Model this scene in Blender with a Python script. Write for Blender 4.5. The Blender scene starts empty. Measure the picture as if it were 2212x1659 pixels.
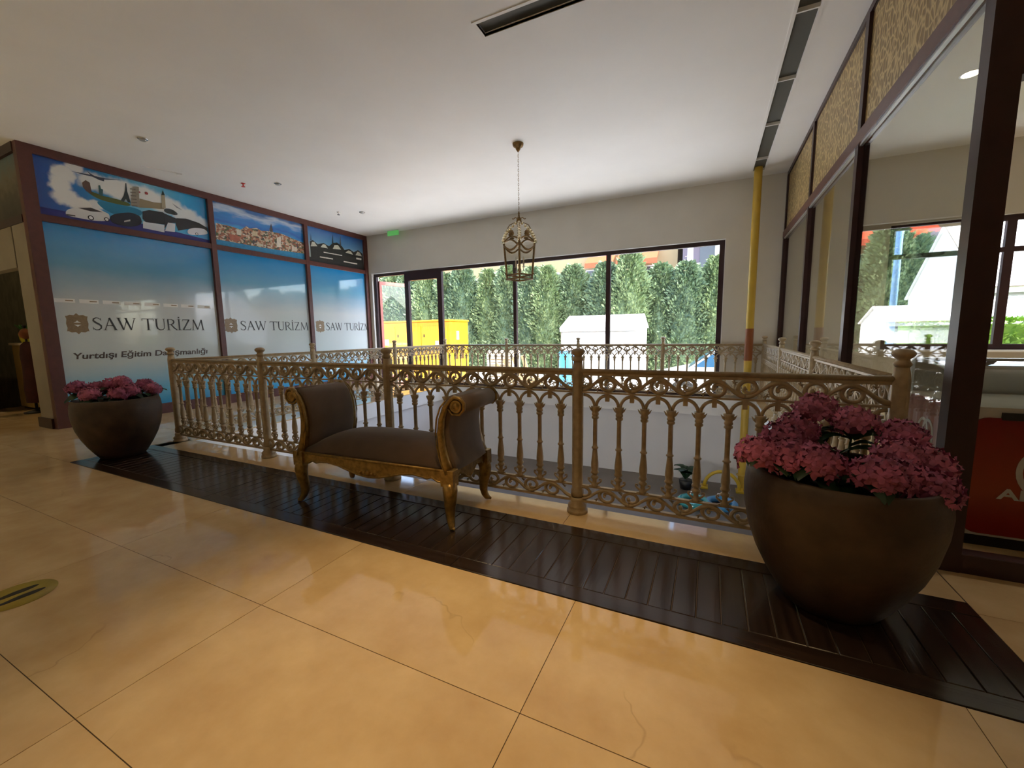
import bpy, math, random
from mathutils import Vector, Matrix
random.seed(7)
scene = bpy.context.scene
C = scene.collection
PI = math.pi

# ------------------------------------------------------------------ camera
YAW, PITCH, ROLL = 0.44574, -0.12236, -0.01482
FPX = 888.18
cam_d = bpy.data.cameras.new('camera'); cam_d.sensor_fit = 'HORIZONTAL'; cam_d.sensor_width = 36.0
cam_d.lens = FPX / 2212.0 * 36.0; cam_d.clip_start = 0.05; cam_d.clip_end = 300
cam = bpy.data.objects.new('camera', cam_d); C.objects.link(cam)
fw = Vector((-math.sin(YAW)*math.cos(PITCH), math.cos(YAW)*math.cos(PITCH), math.sin(PITCH)))
rt = Vector((math.cos(YAW), math.sin(YAW), 0)); up = rt.cross(fw)
r2 = math.cos(ROLL)*rt + math.sin(ROLL)*up; u2 = -math.sin(ROLL)*rt + math.cos(ROLL)*up
mw = Matrix.Identity(4)
for i in range(3):
    mw[i][0], mw[i][1], mw[i][2] = r2[i], u2[i], -fw[i]
mw.translation = Vector((5.7418, -2.6632, 1.239))
cam.matrix_world = mw
scene.camera = cam

# ------------------------------------------------------------------ world, sun, exposure
scene.view_settings.view_transform = 'Standard'
scene.view_settings.look = 'None'
scene.view_settings.exposure = 0.0
scene.view_settings.gamma = 1.0
scene.view_settings.use_curve_mapping = False
world = bpy.data.worlds.new('sky'); scene.world = world; world.use_nodes = True
wn = world.node_tree; wn.nodes.clear()
sky = wn.nodes.new('ShaderNodeTexSky'); sky.sky_type = 'NISHITA'; sky.sun_disc = False
sky.sun_elevation = math.radians(58); sky.sun_rotation = math.radians(100); sky.dust_density = 2.5
bgn = wn.nodes.new('ShaderNodeBackground'); bgn.inputs[1].default_value = 1.6
won = wn.nodes.new('ShaderNodeOutputWorld')
wn.links.new(sky.outputs[0], bgn.inputs[0]); wn.links.new(bgn.outputs[0], won.inputs[0])
sun_d = bpy.data.lights.new('sun', 'SUN'); sun_d.energy = 15.5; sun_d.angle = math.radians(1.0); sun_d.color = (1.0, 0.97, 0.93)
sun = bpy.data.objects.new('sun', sun_d); C.objects.link(sun)
sun.rotation_euler = Vector((-0.62, -0.03, -1.0)).to_track_quat('-Z', 'Y').to_euler()
scene.cycles.use_denoising = True
scene.cycles.max_bounces = 10; scene.cycles.diffuse_bounces = 6; scene.cycles.glossy_bounces = 5
scene.cycles.transparent_max_bounces = 16
scene.cycles.sample_clamp_indirect = 0.0; scene.cycles.blur_glossy = 1.0
scene.cycles.caustics_reflective = True; scene.cycles.caustics_refractive = False

# ------------------------------------------------------------------ helpers
def tag(o, label=None, cat=None, group=None, kind=None):
    if label: o['label'] = label
    if cat: o['category'] = cat
    if group: o['group'] = group
    if kind: o['kind'] = kind
    return o
def thing(name, label, cat, loc=(0,0,0), rz=0, group=None):
    o = bpy.data.objects.new(name, None); C.objects.link(o)
    o.location = loc; o.rotation_euler = (0,0,rz); o.empty_display_size = .05
    return tag(o, label, cat, group)

class MB:
    def __init__(s): s.v = []; s.f = []; s.sm = []
    def add(s, vs, fs, smooth=False):
        b = len(s.v); s.v += [tuple(x) for x in vs]
        for f in fs: s.f.append(tuple(i+b for i in f)); s.sm.append(smooth)
        return s
    def box(s, x0, x1, y0, y1, z0, z1, c=0.0):
        if c <= 0:
            vs = [(x0,y0,z0),(x1,y0,z0),(x1,y1,z0),(x0,y1,z0),(x0,y0,z1),(x1,y0,z1),(x1,y1,z1),(x0,y1,z1)]
            return s.add(vs, [(0,3,2,1),(4,5,6,7),(0,1,5,4),(1,2,6,5),(2,3,7,6),(3,0,4,7)])
        # chamfered top edges
        vs = [(x0,y0,z0),(x1,y0,z0),(x1,y1,z0),(x0,y1,z0),(x0,y0,z1-c),(x1,y0,z1-c),(x1,y1,z1-c),(x0,y1,z1-c),
              (x0+c,y0+c,z1),(x1-c,y0+c,z1),(x1-c,y1-c,z1),(x0+c,y1-c,z1)]
        return s.add(vs, [(0,3,2,1),(0,1,5,4),(1,2,6,5),(2,3,7,6),(3,0,4,7),(4,5,9,8),(5,6,10,9),(6,7,11,10),(7,4,8,11),(8,9,10,11)])
    def lathe(s, prof, seg=16, o=(0,0,0), flute=0, fd=0.0, sx=1, sy=1, smooth=True, caps=True):
        vs = []; fs = []
        for (r, z) in prof:
            for k in range(seg):
                a = 2*PI*k/seg; rr = r*(1 - fd*(0.5+0.5*math.cos(flute*a))) if flute else r
                vs.append((o[0]+rr*sx*math.cos(a), o[1]+rr*sy*math.sin(a), o[2]+z))
        n = len(prof)
        for i in range(n-1):
            for k in range(seg):
                k2 = (k+1) % seg
                fs.append((i*seg+k, i*seg+k2, (i+1)*seg+k2, (i+1)*seg+k))
        s.add(vs, fs, smooth)
        if caps:
            b = len(s.v)-n*seg
            s.f.append(tuple(b+k for k in reversed(range(seg)))); s.sm.append(False)
            s.f.append(tuple(b+(n-1)*seg+k for k in range(seg))); s.sm.append(False)
        return s
    def tube(s, pts, r, seg=8, smooth=True, aspect=1.0, upv=(0,0,1), square=False, closed=False):
        P = [Vector(p) for p in pts]; n = len(P); vs = []; fs = []
        U = Vector(upv)
        for i in range(n):
            a = P[i-1] if (i > 0 or closed) else P[i]; b = P[(i+1) % n] if (i < n-1 or closed) else P[i]
            t = (b-a); t = t.normalized() if t.length > 1e-9 else Vector((0,0,1))
            sd = t.cross(U)
            if sd.length < 1e-3: sd = t.cross(Vector((0,1,0)))
            if sd.length < 1e-3: sd = t.cross(Vector((1,0,0)))
            sd.normalize(); nn = sd.cross(t).normalized()
            rr = r[i] if isinstance(r, (list, tuple)) else r
            for k in range(seg):
                if square: a_ = PI/4 + 2*PI*k/seg; q = 1.414
                else: a_ = 2*PI*k/seg; q = 1
                vs.append(P[i] + sd*(rr*q*math.cos(a_)*aspect) + nn*(rr*q*math.sin(a_)))
        m = n if closed else n-1
        for i in range(m):
            j = (i+1) % n
            for k in range(seg):
                k2 = (k+1) % seg
                fs.append((i*seg+k, i*seg+k2, j*seg+k2, j*seg+k))
        if not closed:
            fs.append(tuple(reversed(range(seg)))); fs.append(tuple((n-1)*seg+k for k in range(seg)))
        s.add(vs, fs, smooth and not square); return s
    def prism(s, poly, fn, d0, d1, smooth=False):
        """poly: list of 2d points; fn(a,b,d)->xyz; extruded from d0 to d1"""
        n = len(poly)
        vs = [fn(a,b,d0) for a,b in poly] + [fn(a,b,d1) for a,b in poly]
        fs = [tuple(range(n)), tuple(reversed(range(n, 2*n)))]
        for i in range(n):
            j = (i+1) % n; fs.append((i, i+n, j+n, j))
        return s.add(vs, fs, smooth)
    def sphere(s, o, r, seg=12, rings=8, sz=1.0):
        prof = [(max(1e-4, r*math.sin(PI*i/rings)), -r*sz*math.cos(PI*i/rings)) for i in range(rings+1)]
        return s.lathe(prof, seg, o)
    def mesh(s, name):
        me = bpy.data.meshes.new(name); me.from_pydata(s.v, [], s.f); me.update()
        me.polygons.foreach_set('use_smooth', s.sm)
        return me
    def build(s, name, mat, parent=None, loc=(0,0,0), rot=(0,0,0), fixn=True):
        me = s.mesh(name)
        if fixn:
            import bmesh
            bm = bmesh.new(); bm.from_mesh(me); bmesh.ops.recalc_face_normals(bm, faces=bm.faces); bm.to_mesh(me); bm.free()
        return put(name, me, mat, parent, loc, rot)
def put(name, me, mat=None, parent=None, loc=(0,0,0), rot=(0,0,0), scale=(1,1,1)):
    if mat is not None and not me.materials: me.materials.append(mat)
    o = bpy.data.objects.new(name, me); C.objects.link(o)
    o.location = loc; o.rotation_euler = rot; o.scale = scale
    if parent: o.parent = parent
    return o
def struct(name, mb, mat, label=None, cat=None, parent=None):
    o = mb.build(name, mat, parent)
    if not parent: o['kind'] = 'structure'
    if label and not parent: o['label'] = label
    if cat and not parent: o['category'] = cat
    return o
def dup(root, loc, rz=None, label=None, scale=None):
    r = root.copy(); C.objects.link(r); r.location = loc
    if rz is not None: r.rotation_euler = (0,0,rz)
    if scale: r.scale = (scale,)*3
    if label: r['label'] = label
    for ch in list(root.children):
        c = ch.copy(); C.objects.link(c); c.parent = r
        for g in list(ch.children):
            d = g.copy(); C.objects.link(d); d.parent = c
    return r

# ------------------------------------------------------------------ materials
def base_mat(name):
    m = bpy.data.materials.new(name); m.use_nodes = True
    return m, m.node_tree, m.node_tree.nodes['Principled BSDF']
def M(name, col, rough=.5, metal=0.0, var=0.0, scale=8.0, bump=0.0, bscale=60.0, col2=None, spec=None, coat=0.0, sheen=0.0, stretch=(1,1,1), emit=None, es=0.0):
    m, nt, b = base_mat(name); N = nt.nodes; L = nt.links
    b.inputs['Base Color'].default_value = (*col, 1); b.inputs['Roughness'].default_value = rough
    b.inputs['Metallic'].default_value = metal
    if spec is not None: b.inputs['Specular IOR Level'].default_value = spec
    if coat: b.inputs['Coat Weight'].default_value = coat; b.inputs['Coat Roughness'].default_value = .08
    if sheen: b.inputs['Sheen Weight'].default_value = sheen
    if emit: b.inputs['Emission Color'].default_value = (*emit, 1); b.inputs['Emission Strength'].default_value = es
    if var or col2 or bump:
        tc = N.new('ShaderNodeTexCoord'); mp = N.new('ShaderNodeMapping'); mp.inputs['Scale'].default_value = stretch
        L.new(tc.outputs['Object'], mp.inputs[0])
    if var or col2:
        nz = N.new('ShaderNodeTexNoise'); nz.inputs['Scale'].default_value = scale; nz.inputs['Detail'].default_value = 5
        L.new(mp.outputs[0], nz.inputs['Vector'])
        rp = N.new('ShaderNodeValToRGB'); rp.color_ramp.elements[0].position = .32; rp.color_ramp.elements[1].position = .68
        c2 = col2 if col2 else tuple(min(1, c*(1+var)) for c in col)
        c1 = col if col2 else tuple(c*(1-var) for c in col)
        rp.color_ramp.elements[0].color = (*c1, 1); rp.color_ramp.elements[1].color = (*c2, 1)
        L.new(nz.outputs[0], rp.inputs[0]); L.new(rp.outputs[0], b.inputs['Base Color'])
    if bump:
        n2 = N.new('ShaderNodeTexNoise'); n2.inputs['Scale'].default_value = bscale; n2.inputs['Detail'].default_value = 3
        L.new(mp.outputs[0], n2.inputs['Vector'])
        bp = N.new('ShaderNodeBump'); bp.inputs['Strength'].default_value = bump; bp.inputs['Distance'].default_value = .01
        L.new(n2.outputs[0], bp.inputs['Height']); L.new(bp.outputs[0], b.inputs['Normal'])
    return m
def glass_mat(name, tint=(1,1,1), ior=1.5):
    m = bpy.data.materials.new(name); m.use_nodes = True; nt = m.node_tree; nt.nodes.clear()
    o = nt.nodes.new('ShaderNodeOutputMaterial'); mx = nt.nodes.new('ShaderNodeMixShader')
    t = nt.nodes.new('ShaderNodeBsdfTransparent'); t.inputs[0].default_value = (*tint, 1)
    g = nt.nodes.new('ShaderNodeBsdfGlossy'); g.inputs['Roughness'].default_value = 0.0
    # two-sided Schlick reflectance, the same on the way in and on the way out of the pane
    f0 = ((ior-1)/(ior+1))**2
    ge = nt.nodes.new('ShaderNodeNewGeometry'); dt = nt.nodes.new('ShaderNodeVectorMath'); dt.operation = 'DOT_PRODUCT'
    nt.links.new(ge.outputs['Normal'], dt.inputs[0]); nt.links.new(ge.outputs['Incoming'], dt.inputs[1])
    def mth(op, a, b=None):
        n = nt.nodes.new('ShaderNodeMath'); n.operation = op
        for i, x in enumerate((a, b)):
            if x is None: continue
            if isinstance(x, (int, float)): n.inputs[i].default_value = x
            else: nt.links.new(x, n.inputs[i])
        return n.outputs[0]
    c = mth('ABSOLUTE', dt.outputs['Value']); k = mth('POWER', mth('SUBTRACT', 1.0, c), 5.0)
    fr = mth('ADD', mth('MULTIPLY', k, 1-f0), f0)
    nt.links.new(fr, mx.inputs[0]); nt.links.new(t.outputs[0], mx.inputs[1]); nt.links.new(g.outputs[0], mx.inputs[2])
    nt.links.new(mx.outputs[0], o.inputs[0]); return m
def marble_mat():
    m, nt, b = base_mat('cream_marble'); N = nt.nodes; L = nt.links
    tc = N.new('ShaderNodeTexCoord'); oi = N.new('ShaderNodeObjectInfo')
    ad = N.new('ShaderNodeVectorMath'); ad.operation = 'ADD'; sc = N.new('ShaderNodeVectorMath'); sc.operation = 'SCALE'
    sc.inputs['Scale'].default_value = 1.0
    cb = N.new('ShaderNodeCombineXYZ'); ml = N.new('ShaderNodeMath'); ml.operation = 'MULTIPLY'; ml.inputs[1].default_value = 37.0
    L.new(oi.outputs['Random'], ml.inputs[0]); L.new(ml.outputs[0], cb.inputs[0]); L.new(ml.outputs[0], cb.inputs[1])
    L.new(tc.outputs['Object'], ad.inputs[0]); L.new(cb.outputs[0], ad.inputs[1])
    nz = N.new('ShaderNodeTexNoise'); nz.inputs['Scale'].default_value = 3.2; nz.inputs['Detail'].default_value = 7; nz.inputs['Roughness'].default_value = .6
    L.new(ad.outputs[0], nz.inputs['Vector'])
    rp = N.new('ShaderNodeValToRGB')
    rp.color_ramp.elements[0].position = .3; rp.color_ramp.elements[0].color = (.58,.40,.20,1)
    rp.color_ramp.elements[1].position = .7; rp.color_ramp.elements[1].color = (.73,.55,.31,1)
    L.new(nz.outputs[0], rp.inputs[0])
    # thin brown veins: zero crossings of a warped large noise
    n2 = N.new('ShaderNodeTexNoise'); n2.inputs['Scale'].default_value = .8; n2.inputs['Detail'].default_value = 5; n2.inputs['Roughness'].default_value = .5
    L.new(ad.outputs[0], n2.inputs['Vector'])
    s1 = N.new('ShaderNodeMath'); s1.operation = 'SUBTRACT'; s1.inputs[1].default_value = .58
    ab = N.new('ShaderNodeMath'); ab.operation = 'ABSOLUTE'
    mr = N.new('ShaderNodeMapRange'); mr.inputs['From Min'].default_value = 0; mr.inputs['From Max'].default_value = .0035
    mr.inputs['To Min'].default_value = .38; mr.inputs['To Max'].default_value = 0
    L.new(n2.outputs[0], s1.inputs[0]); L.new(s1.outputs[0], ab.inputs[0]); L.new(ab.outputs[0], mr.inputs['Value'])
    n3 = N.new('ShaderNodeTexNoise'); n3.inputs['Scale'].default_value = 1.7; L.new(ad.outputs[0], n3.inputs['Vector'])
    mk = N.new('ShaderNodeMapRange'); mk.inputs['From Min'].default_value = .54; mk.inputs['From Max'].default_value = .62
    L.new(n3.outputs[0], mk.inputs['Value']); mm = N.new('ShaderNodeMath'); mm.operation = 'MULTIPLY'; L.new(mr.outputs[0], mm.inputs[0]); L.new(mk.outputs[0], mm.inputs[1])
    mx = N.new('ShaderNodeMix'); mx.data_type = 'RGBA'; mx.inputs[7].default_value = (.33,.21,.11,1)
    L.new(mm.outputs[0], mx.inputs[0]); L.new(rp.outputs[0], mx.inputs[6]); L.new(mx.outputs[2], b.inputs['Base Color'])
    b.inputs['Roughness'].default_value = .06
    return m
def wood_mat(name, c1, c2, rough=.3, sc=(40,2.5,40)):
    m, nt, b = base_mat(name); N = nt.nodes; L = nt.links
    tc = N.new('ShaderNodeTexCoord'); mp = N.new('ShaderNodeMapping'); mp.inputs['Scale'].default_value = sc
    oi = N.new('ShaderNodeObjectInfo'); ad = N.new('ShaderNodeVectorMath'); ad.operation = 'ADD'
    L.new(tc.outputs['Object'], ad.inputs[0]); L.new(oi.outputs['Random'], ad.inputs[1]); L.new(ad.outputs[0], mp.inputs[0])
    nz = N.new('ShaderNodeTexNoise'); nz.inputs['Scale'].default_value = 1; nz.inputs['Detail'].default_value = 4; L.new(mp.outputs[0], nz.inputs['Vector'])
    rp = N.new('ShaderNodeValToRGB'); rp.color_ramp.elements[0].color = (*c1,1); rp.color_ramp.elements[1].color = (*c2,1)
    rp.color_ramp.elements[0].position = .3; rp.color_ramp.elements[1].position = .7
    L.new(nz.outputs[0], rp.inputs[0]); L.new(rp.outputs[0], b.inputs['Base Color']); b.inputs['Roughness'].default_value = rough
    bp = N.new('ShaderNodeBump'); bp.inputs['Strength'].default_value = .12; bp.inputs['Distance'].default_value = .003
    L.new(nz.outputs[0], bp.inputs['Height']); L.new(bp.outputs[0], b.inputs['Normal'])
    return m
def ramp_mat(name, stops, axis=2, lo=0., hi=1., rough=.25, noise=0.0, nscale=4.0, nstretch=(1,1,1), coat=0.0):
    """printed gradient along an object axis, stops = [(pos, colour)]"""
    m, nt, b = base_mat(name); N = nt.nodes; L = nt.links
    tc = N.new('ShaderNodeTexCoord'); sp = N.new('ShaderNodeSeparateXYZ'); L.new(tc.outputs['Object'], sp.inputs[0])
    mr = N.new('ShaderNodeMapRange'); mr.inputs['From Min'].default_value = lo; mr.inputs['From Max'].default_value = hi
    L.new(sp.outputs[axis], mr.inputs['Value'])
    src = mr.outputs[0]
    if noise:
        mp = N.new('ShaderNodeMapping'); mp.inputs['Scale'].default_value = nstretch; L.new(tc.outputs['Object'], mp.inputs[0])
        nz = N.new('ShaderNodeTexNoise'); nz.inputs['Scale'].default_value = nscale; nz.inputs['Detail'].default_value = 5
        L.new(mp.outputs[0], nz.inputs['Vector'])
        s1 = N.new('ShaderNodeMath'); s1.operation = 'SUBTRACT'; s1.inputs[1].default_value = .5; L.new(nz.outputs[0], s1.inputs[0])
        m1 = N.new('ShaderNodeMath'); m1.operation = 'MULTIPLY_ADD'; m1.inputs[1].default_value = noise
        L.new(s1.outputs[0], m1.inputs[0]); L.new(src, m1.inputs[2]); src = m1.outputs[0]
    rp = N.new('ShaderNodeValToRGB'); els = rp.color_ramp.elements
    els[0].position, els[0].color = stops[0][0], (*stops[0][1],1)
    els[1].position, els[1].color = stops[-1][0], (*stops[-1][1],1)
    for p, c in stops[1:-1]:
        e = els.new(p); e.color = (*c,1)
    L.new(src, rp.inputs[0]); L.new(rp.outputs[0], b.inputs['Base Color']); b.inputs['Roughness'].default_value = rough
    if coat: b.inputs['Coat Weight'].default_value = coat; b.inputs['Coat Roughness'].default_value = 0.02
    return m

m_marble = marble_mat()
m_grout = M('joint_grout', (.075,.05,.03), .7)
m_wood = wood_mat('dark_stained_wood', (.016,.010,.008), (.040,.024,.018), .16)
m_ceil = M('ceiling_paint', (.86,.86,.85), .6, var=.02, scale=1.5)
m_wall = M('wall_paint', (.68,.65,.58), .6, var=.03, scale=2)
m_white = M('white_paint', (.85,.85,.84), .5, var=.02, scale=3)
m_frame = M('maroon_brown_frame', (.105,.032,.024), .38, var=.12, scale=14)
m_frame_dk = M('dark_maroon_frame', (.036,.013,.014), .4, var=.15, scale=10)
m_doorred = M('russet_door_frame', (.42,.13,.10), .4, var=.1)
m_rail = M('cream_cast_iron', (.42,.32,.19), .38, .15, var=.14, scale=25, bump=.15, bscale=90)
m_gold = M('antique_gold_gilding', (.29,.18,.05), .36, .55, var=.35, scale=30, bump=.2, bscale=60)
m_velvet = M('brown_velvet', (.125,.083,.058), .85, 0, var=.12, scale=9, sheen=.35, bump=.12, bscale=300)
m_velvet2 = M('dark_brown_velvet', (.085,.050,.033), .85, 0, var=.15, scale=7, sheen=.25, bump=.12, bscale=300)
m_pot = M('dark_bronze_pot', (.060,.036,.022), .5, .25, var=.35, scale=7, bump=.15, bscale=40)
m_soil = M('potting_soil', (.012,.010,.008), .95, var=.4, scale=50, bump=.8, bscale=60)
m_pink = M('rose_pink_petal', (.36,.055,.085), .7, var=.35, scale=14)
m_leaf = M('dark_green_leaf', (.012,.045,.016), .45, var=.3, scale=18)
m_leaf2 = M('fresh_green_leaf', (.03,.14,.025), .45, var=.3, scale=18)
m_stem = M('green_stem', (.03,.07,.02), .6)
m_brass = M('aged_brass', (.24,.145,.055), .35, .7, var=.25, scale=40)
m_crystal = M('pale_crystal', (.85,.80,.68), .08, .0, spec=.8)
m_glint = M('polished_pale_gold', (.95,.86,.62), .12, .9)
m_glass = glass_mat('clear_pane', (.97,.98,.98), 1.5)
m_lglass = glass_mat('lantern_pane', (.93,.92,.88), 1.35)
m_shopglass = glass_mat('shop_pane', (.90,.92,.90), 1.6)
m_grille = M('slot_grille_dark', (.085,.083,.066), .6, .2)
m_pipe = M('yellow_pipe_paint', (.58,.38,.045), .35, var=.06, scale=5)
m_pipeband = M('brown_pipe_band', (.26,.075,.02), .4)
m_chrome = M('chrome', (.7,.7,.7), .2, 1.0)
m_black = M('black_plastic', (.012,.012,.013), .4)
m_red = M('red_sprinkler', (.6,.04,.03), .4)
m_exit = M('green_exit_face', (.12,.55,.12), .4, emit=(.2,.8,.2), es=.25)
m_lamp = M('lamp_glow', (1,.85,.6), .4, emit=(1,.80,.55), es=14)
m_text = M('dark_grey_vinyl', (.045,.045,.048), .4)
m_textbr = M('brown_vinyl', (.085,.06,.05), .4)
m_logo = M('bronze_vinyl', (.27,.185,.10), .35, var=.12, scale=30)
m_cream = M('cream_plaster', (.66,.56,.42), .6, var=.05, scale=3)
m_lowfloor = M('lower_floor_grey', (.13,.105,.085), .35, var=.1, scale=3)
m_lowwall = M('lower_wall_white', (.72,.72,.73), .55, var=.02, scale=2)

# ================================================================== THE SETTING
ZC = 3.81; XL = -2.47; XR = 6.83; YB = 5.76
WX0, WX1, WY0, WY1 = .08, 6.53, .09, 5.55     # stairwell opening
# floor slab (bedding) with tiles as children
fl = MB()
fl.box(-9, 12, -2.9, WY0-.012, -.30, -.0022)
fl.box(-9, WX0-.012, WY0-.012, YB+.3, -.30, -.0022)
fl.box(WX1+.012, 12, WY0-.012, YB+.3, -.30, -.0022)
fl.box(WX0-.012, WX1+.012, WY1+.012, YB+.3, -.30, -.0022)
floor = struct('floor', fl, m_grout, 'polished cream marble tile floor around the stairwell', 'floor')
struct('floor_hall', MB().box(-9, 12, -8, -2.9, -.30, 0.0), m_marble, 'polished cream marble floor of the hall behind the camera', 'floor')
TX, TY, TP, RP = 2.585, -.94, 1.322, .6285
def tile_mesh(w, d, g=.0014):
    return MB().box(g, w-g, g, d-g, -.013, 0, .0003).mesh('tile')
cache = {}
def tile(x0, x1, y0, y1):
    w, d = round(x1-x0, 4), round(y1-y0, 4)
    if w < .02 or d < .02: return
    if (w, d) not in cache: cache[(w, d)] = tile_mesh(w, d)
    put('tile', cache[(w, d)], m_marble, floor, (x0, y0, 0))
for r in range(3):
    for c in range(-8, 8):
        x0 = TX + TP*c; tile(max(x0, -9), min(x0+TP, 12), max(TY-RP*(r+1), -2.9) if r < 3 else -2.9, TY-RP*r)
tile(-9, 12, -2.9, TY-RP*3) if False else None
for c in range(-8, 8):
    x0 = TX + TP*c; tile(max(x0, -9), x0+TP, -2.9, TY-RP*3)
# left of the wooden strip and the left gallery
WD0, WD1, WDF, WDB = -.092, 6.843, -.94, -.234
ys = [TY, TY+RP, .317, .945, 1.574, 2.203, 2.831, 3.46, 4.088, 4.717, 5.345, YB]
ys = [TY + RP*k for k in range(11)] + [YB+.28]
for k in range(len(ys)-1):
    y0, y1 = ys[k], ys[k+1]
    xe = WD0 if y1 <= WDB+.4 else WX0
    for c in range(-8, -1):
        x0 = TX+TP*c; x1 = min(x0+TP, xe)
        if x1 > x0+.01: tile(max(x0,-9), x1, y0, y1)
for c in range(-2, 4):          # border slabs in front of the railing
    x0 = max(TX+TP*c - .3, WD0 if c > -3 else -9); x1 = min(TX+TP*(c+1)-.3, 6.53+.31)
    tile(x0, x1, WDB, WY0)
for k in range(4): tile(WX1, 6.835, WY0+k*1.41, min(WY0+(k+1)*1.41, YB))
for k in range(5): tile(WX0+k*1.29, WX0+(k+1)*1.29, WY1, YB+.28)
for c in range(3):
    for r in range(2): tile(WD1+c*1.322, WD1+(c+1)*1.322, TY+RP*r, TY+RP*(r+1))
for c in range(4):
    for r in range(2, 10): tile(WD1+c*1.322, WD1+(c+1)*1.322, TY+RP*r, TY+RP*(r+1))

# dark wooden strip: border boards and cross planks
deck = MB().box(WD0, WD1, WDF, WDB, -.013, -.006).build('wooden_floor_strip', m_black)
tag(deck, 'dark stained wooden plank strip let into the marble under the bench', 'floor strip')
def board(name, x0, x1, y0, y1, m=m_wood, g=.0016, p=deck):
    return MB().box(x0+g-x0, x1-g-x0, y0+g-y0, y1-g-y0, -.012, .004, .002).build(name, m, p, (x0, y0, 0))
m_wood_x = wood_mat('dark_stained_wood_border', (.016,.010,.008), (.040,.024,.018), .16, (2.5,40,40))
for k in range(3):
    x0 = WD0+(WD1-WD0)*k/3; x1 = WD0+(WD1-WD0)*(k+1)/3
    board('border_board', x0, x1, WDF, WDF+.10, m_wood_x); board('border_board', x0, x1, WDB-.11, WDB, m_wood_x)
pk = MB().box(.002, .0985, .0016, WDB-.11-WDF-.10-.0016, -.012, .003, .0025).mesh('plank')
n = int(round((WD1-WD0)/.1))
for k in range(n):
    put('plank', pk, m_wood, deck, (WD0+(WD1-WD0)/n*k, WDF+.10, random.uniform(-.0008,.0006)))

# ceiling with real slots cut for the two air slots
ce = MB()
SX0, SX1 = 6.285, 6.445       # right slot (runs along y)
UY0, UY1, UX0 = .633, .795, 3.882   # upper slot (runs along x)
def cslab(x0,x1,y0,y1): ce.box(x0,x1,y0,y1,ZC,ZC+.12)
cslab(-9, 12, -8, UY0)
cslab(-9, UX0, UY0, UY1); cslab(5.95, SX0, UY0, UY1); 
cslab(-9, SX0, UY1, YB+.3); cslab(SX1, 12, UY0, YB+.3); cslab(SX0, SX1, 5.45, YB+.3); cslab(SX0, SX1, UY0, .95)
ce.box(-9, 12, -8, YB+.3, ZC+.40, ZC+.5)
ceiling = struct('ceiling', ce, m_ceil, 'white plaster ceiling with two dark air slots', 'ceiling')
ds = thing('slot_diffuser', 'long dark air slot in the ceiling beside the glazed shop wall', 'air vent', (SX0, .95, ZC))
MB().box(-.02, SX1-SX0+.02, 0, 4.5, .03, .05).build('grille_back', m_grille, ds)
e = MB(); e.box(-.028,.0,-.02,4.52,-.006,.02); e.box(.16,.188,-.02,4.52,-.006,.02); e.build('slot_frame', m_white, ds)
for y in (1.71, 2.752, 3.80, 4.96): MB().box(0, .16, y-.95-.008, y-.95+.008, -.004, .03).build('divider', m_white, ds)
ds2 = thing('slot_diffuser', 'dark air slot in the ceiling at the top edge of the picture', 'air vent', (UX0, UY0, ZC))
MB().box(0, 2.07, -.02, .182, .03, .05).build('grille_back', m_grille, ds2)
e = MB(); e.box(-.03,2.09,-.028,0,-.006,.02); e.box(-.03,2.09,.162,.19,-.006,.02); e.box(-.03,0,0,.162,-.006,.02); e.build('slot_frame', m_white, ds2)

# back wall with the wide window opening, shop window to the right
WL, WR, WT = -2.33, 5.95, 2.85
SWX0, SWX1, SWZ0, SWZ1 = 8.20, 11.4, .90, 2.80
bw = MB()
bw.box(-9, WL, YB, YB+.25, -.3, ZC+.5); bw.box(WL, WR, YB, YB+.25, WT, ZC+.5)
bw.box(WR, SWX0, YB, YB+.25, -.3, ZC+.5); bw.box(SWX0, SWX1, YB, YB+.25, SWZ1, ZC+.5); bw.box(SWX0, SWX1, YB, YB+.25, -.3, SWZ0); bw.box(SWX1, 12, YB, YB+.25, -.3, ZC+.5)
struct('wall_back', bw, m_wall, 'beige grey wall with a wide shopfront window', 'wall')
struct('trim_1', MB().box(WL-.0, WR, YB+.002, YB+.25, WT-.012, WT-.002).box(WL+.002, WL+.012, YB+.002, YB+.25, 0, WT-.012).box(WR-.012, WR-.002, YB+.002, YB+.25, 0, WT-.012), m_white, 'white reveal lining the wide window opening', 'trim')
# enclosing walls out of view
struct('wall_front', MB().box(-9, 12, -8.2, -8, -.3, ZC+.5), m_wall, 'beige wall at the end of the hall', 'wall')
struct('wall_left', MB().box(-9.2, -9, -8, YB, -.3, ZC+.5), m_wall, 'beige wall far left of the hall', 'wall')
struct('wall_right', MB().box(12, 12.2, -8, YB+.25, -.3, ZC+.5), m_wall, 'beige wall at the far right of the shop', 'wall')
struct('roof', MB().box(-9.3, 12.3, -8.3, YB+.35, ZC+.5, ZC+.7), m_wall, 'flat roof over the hall', 'roof')

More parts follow.
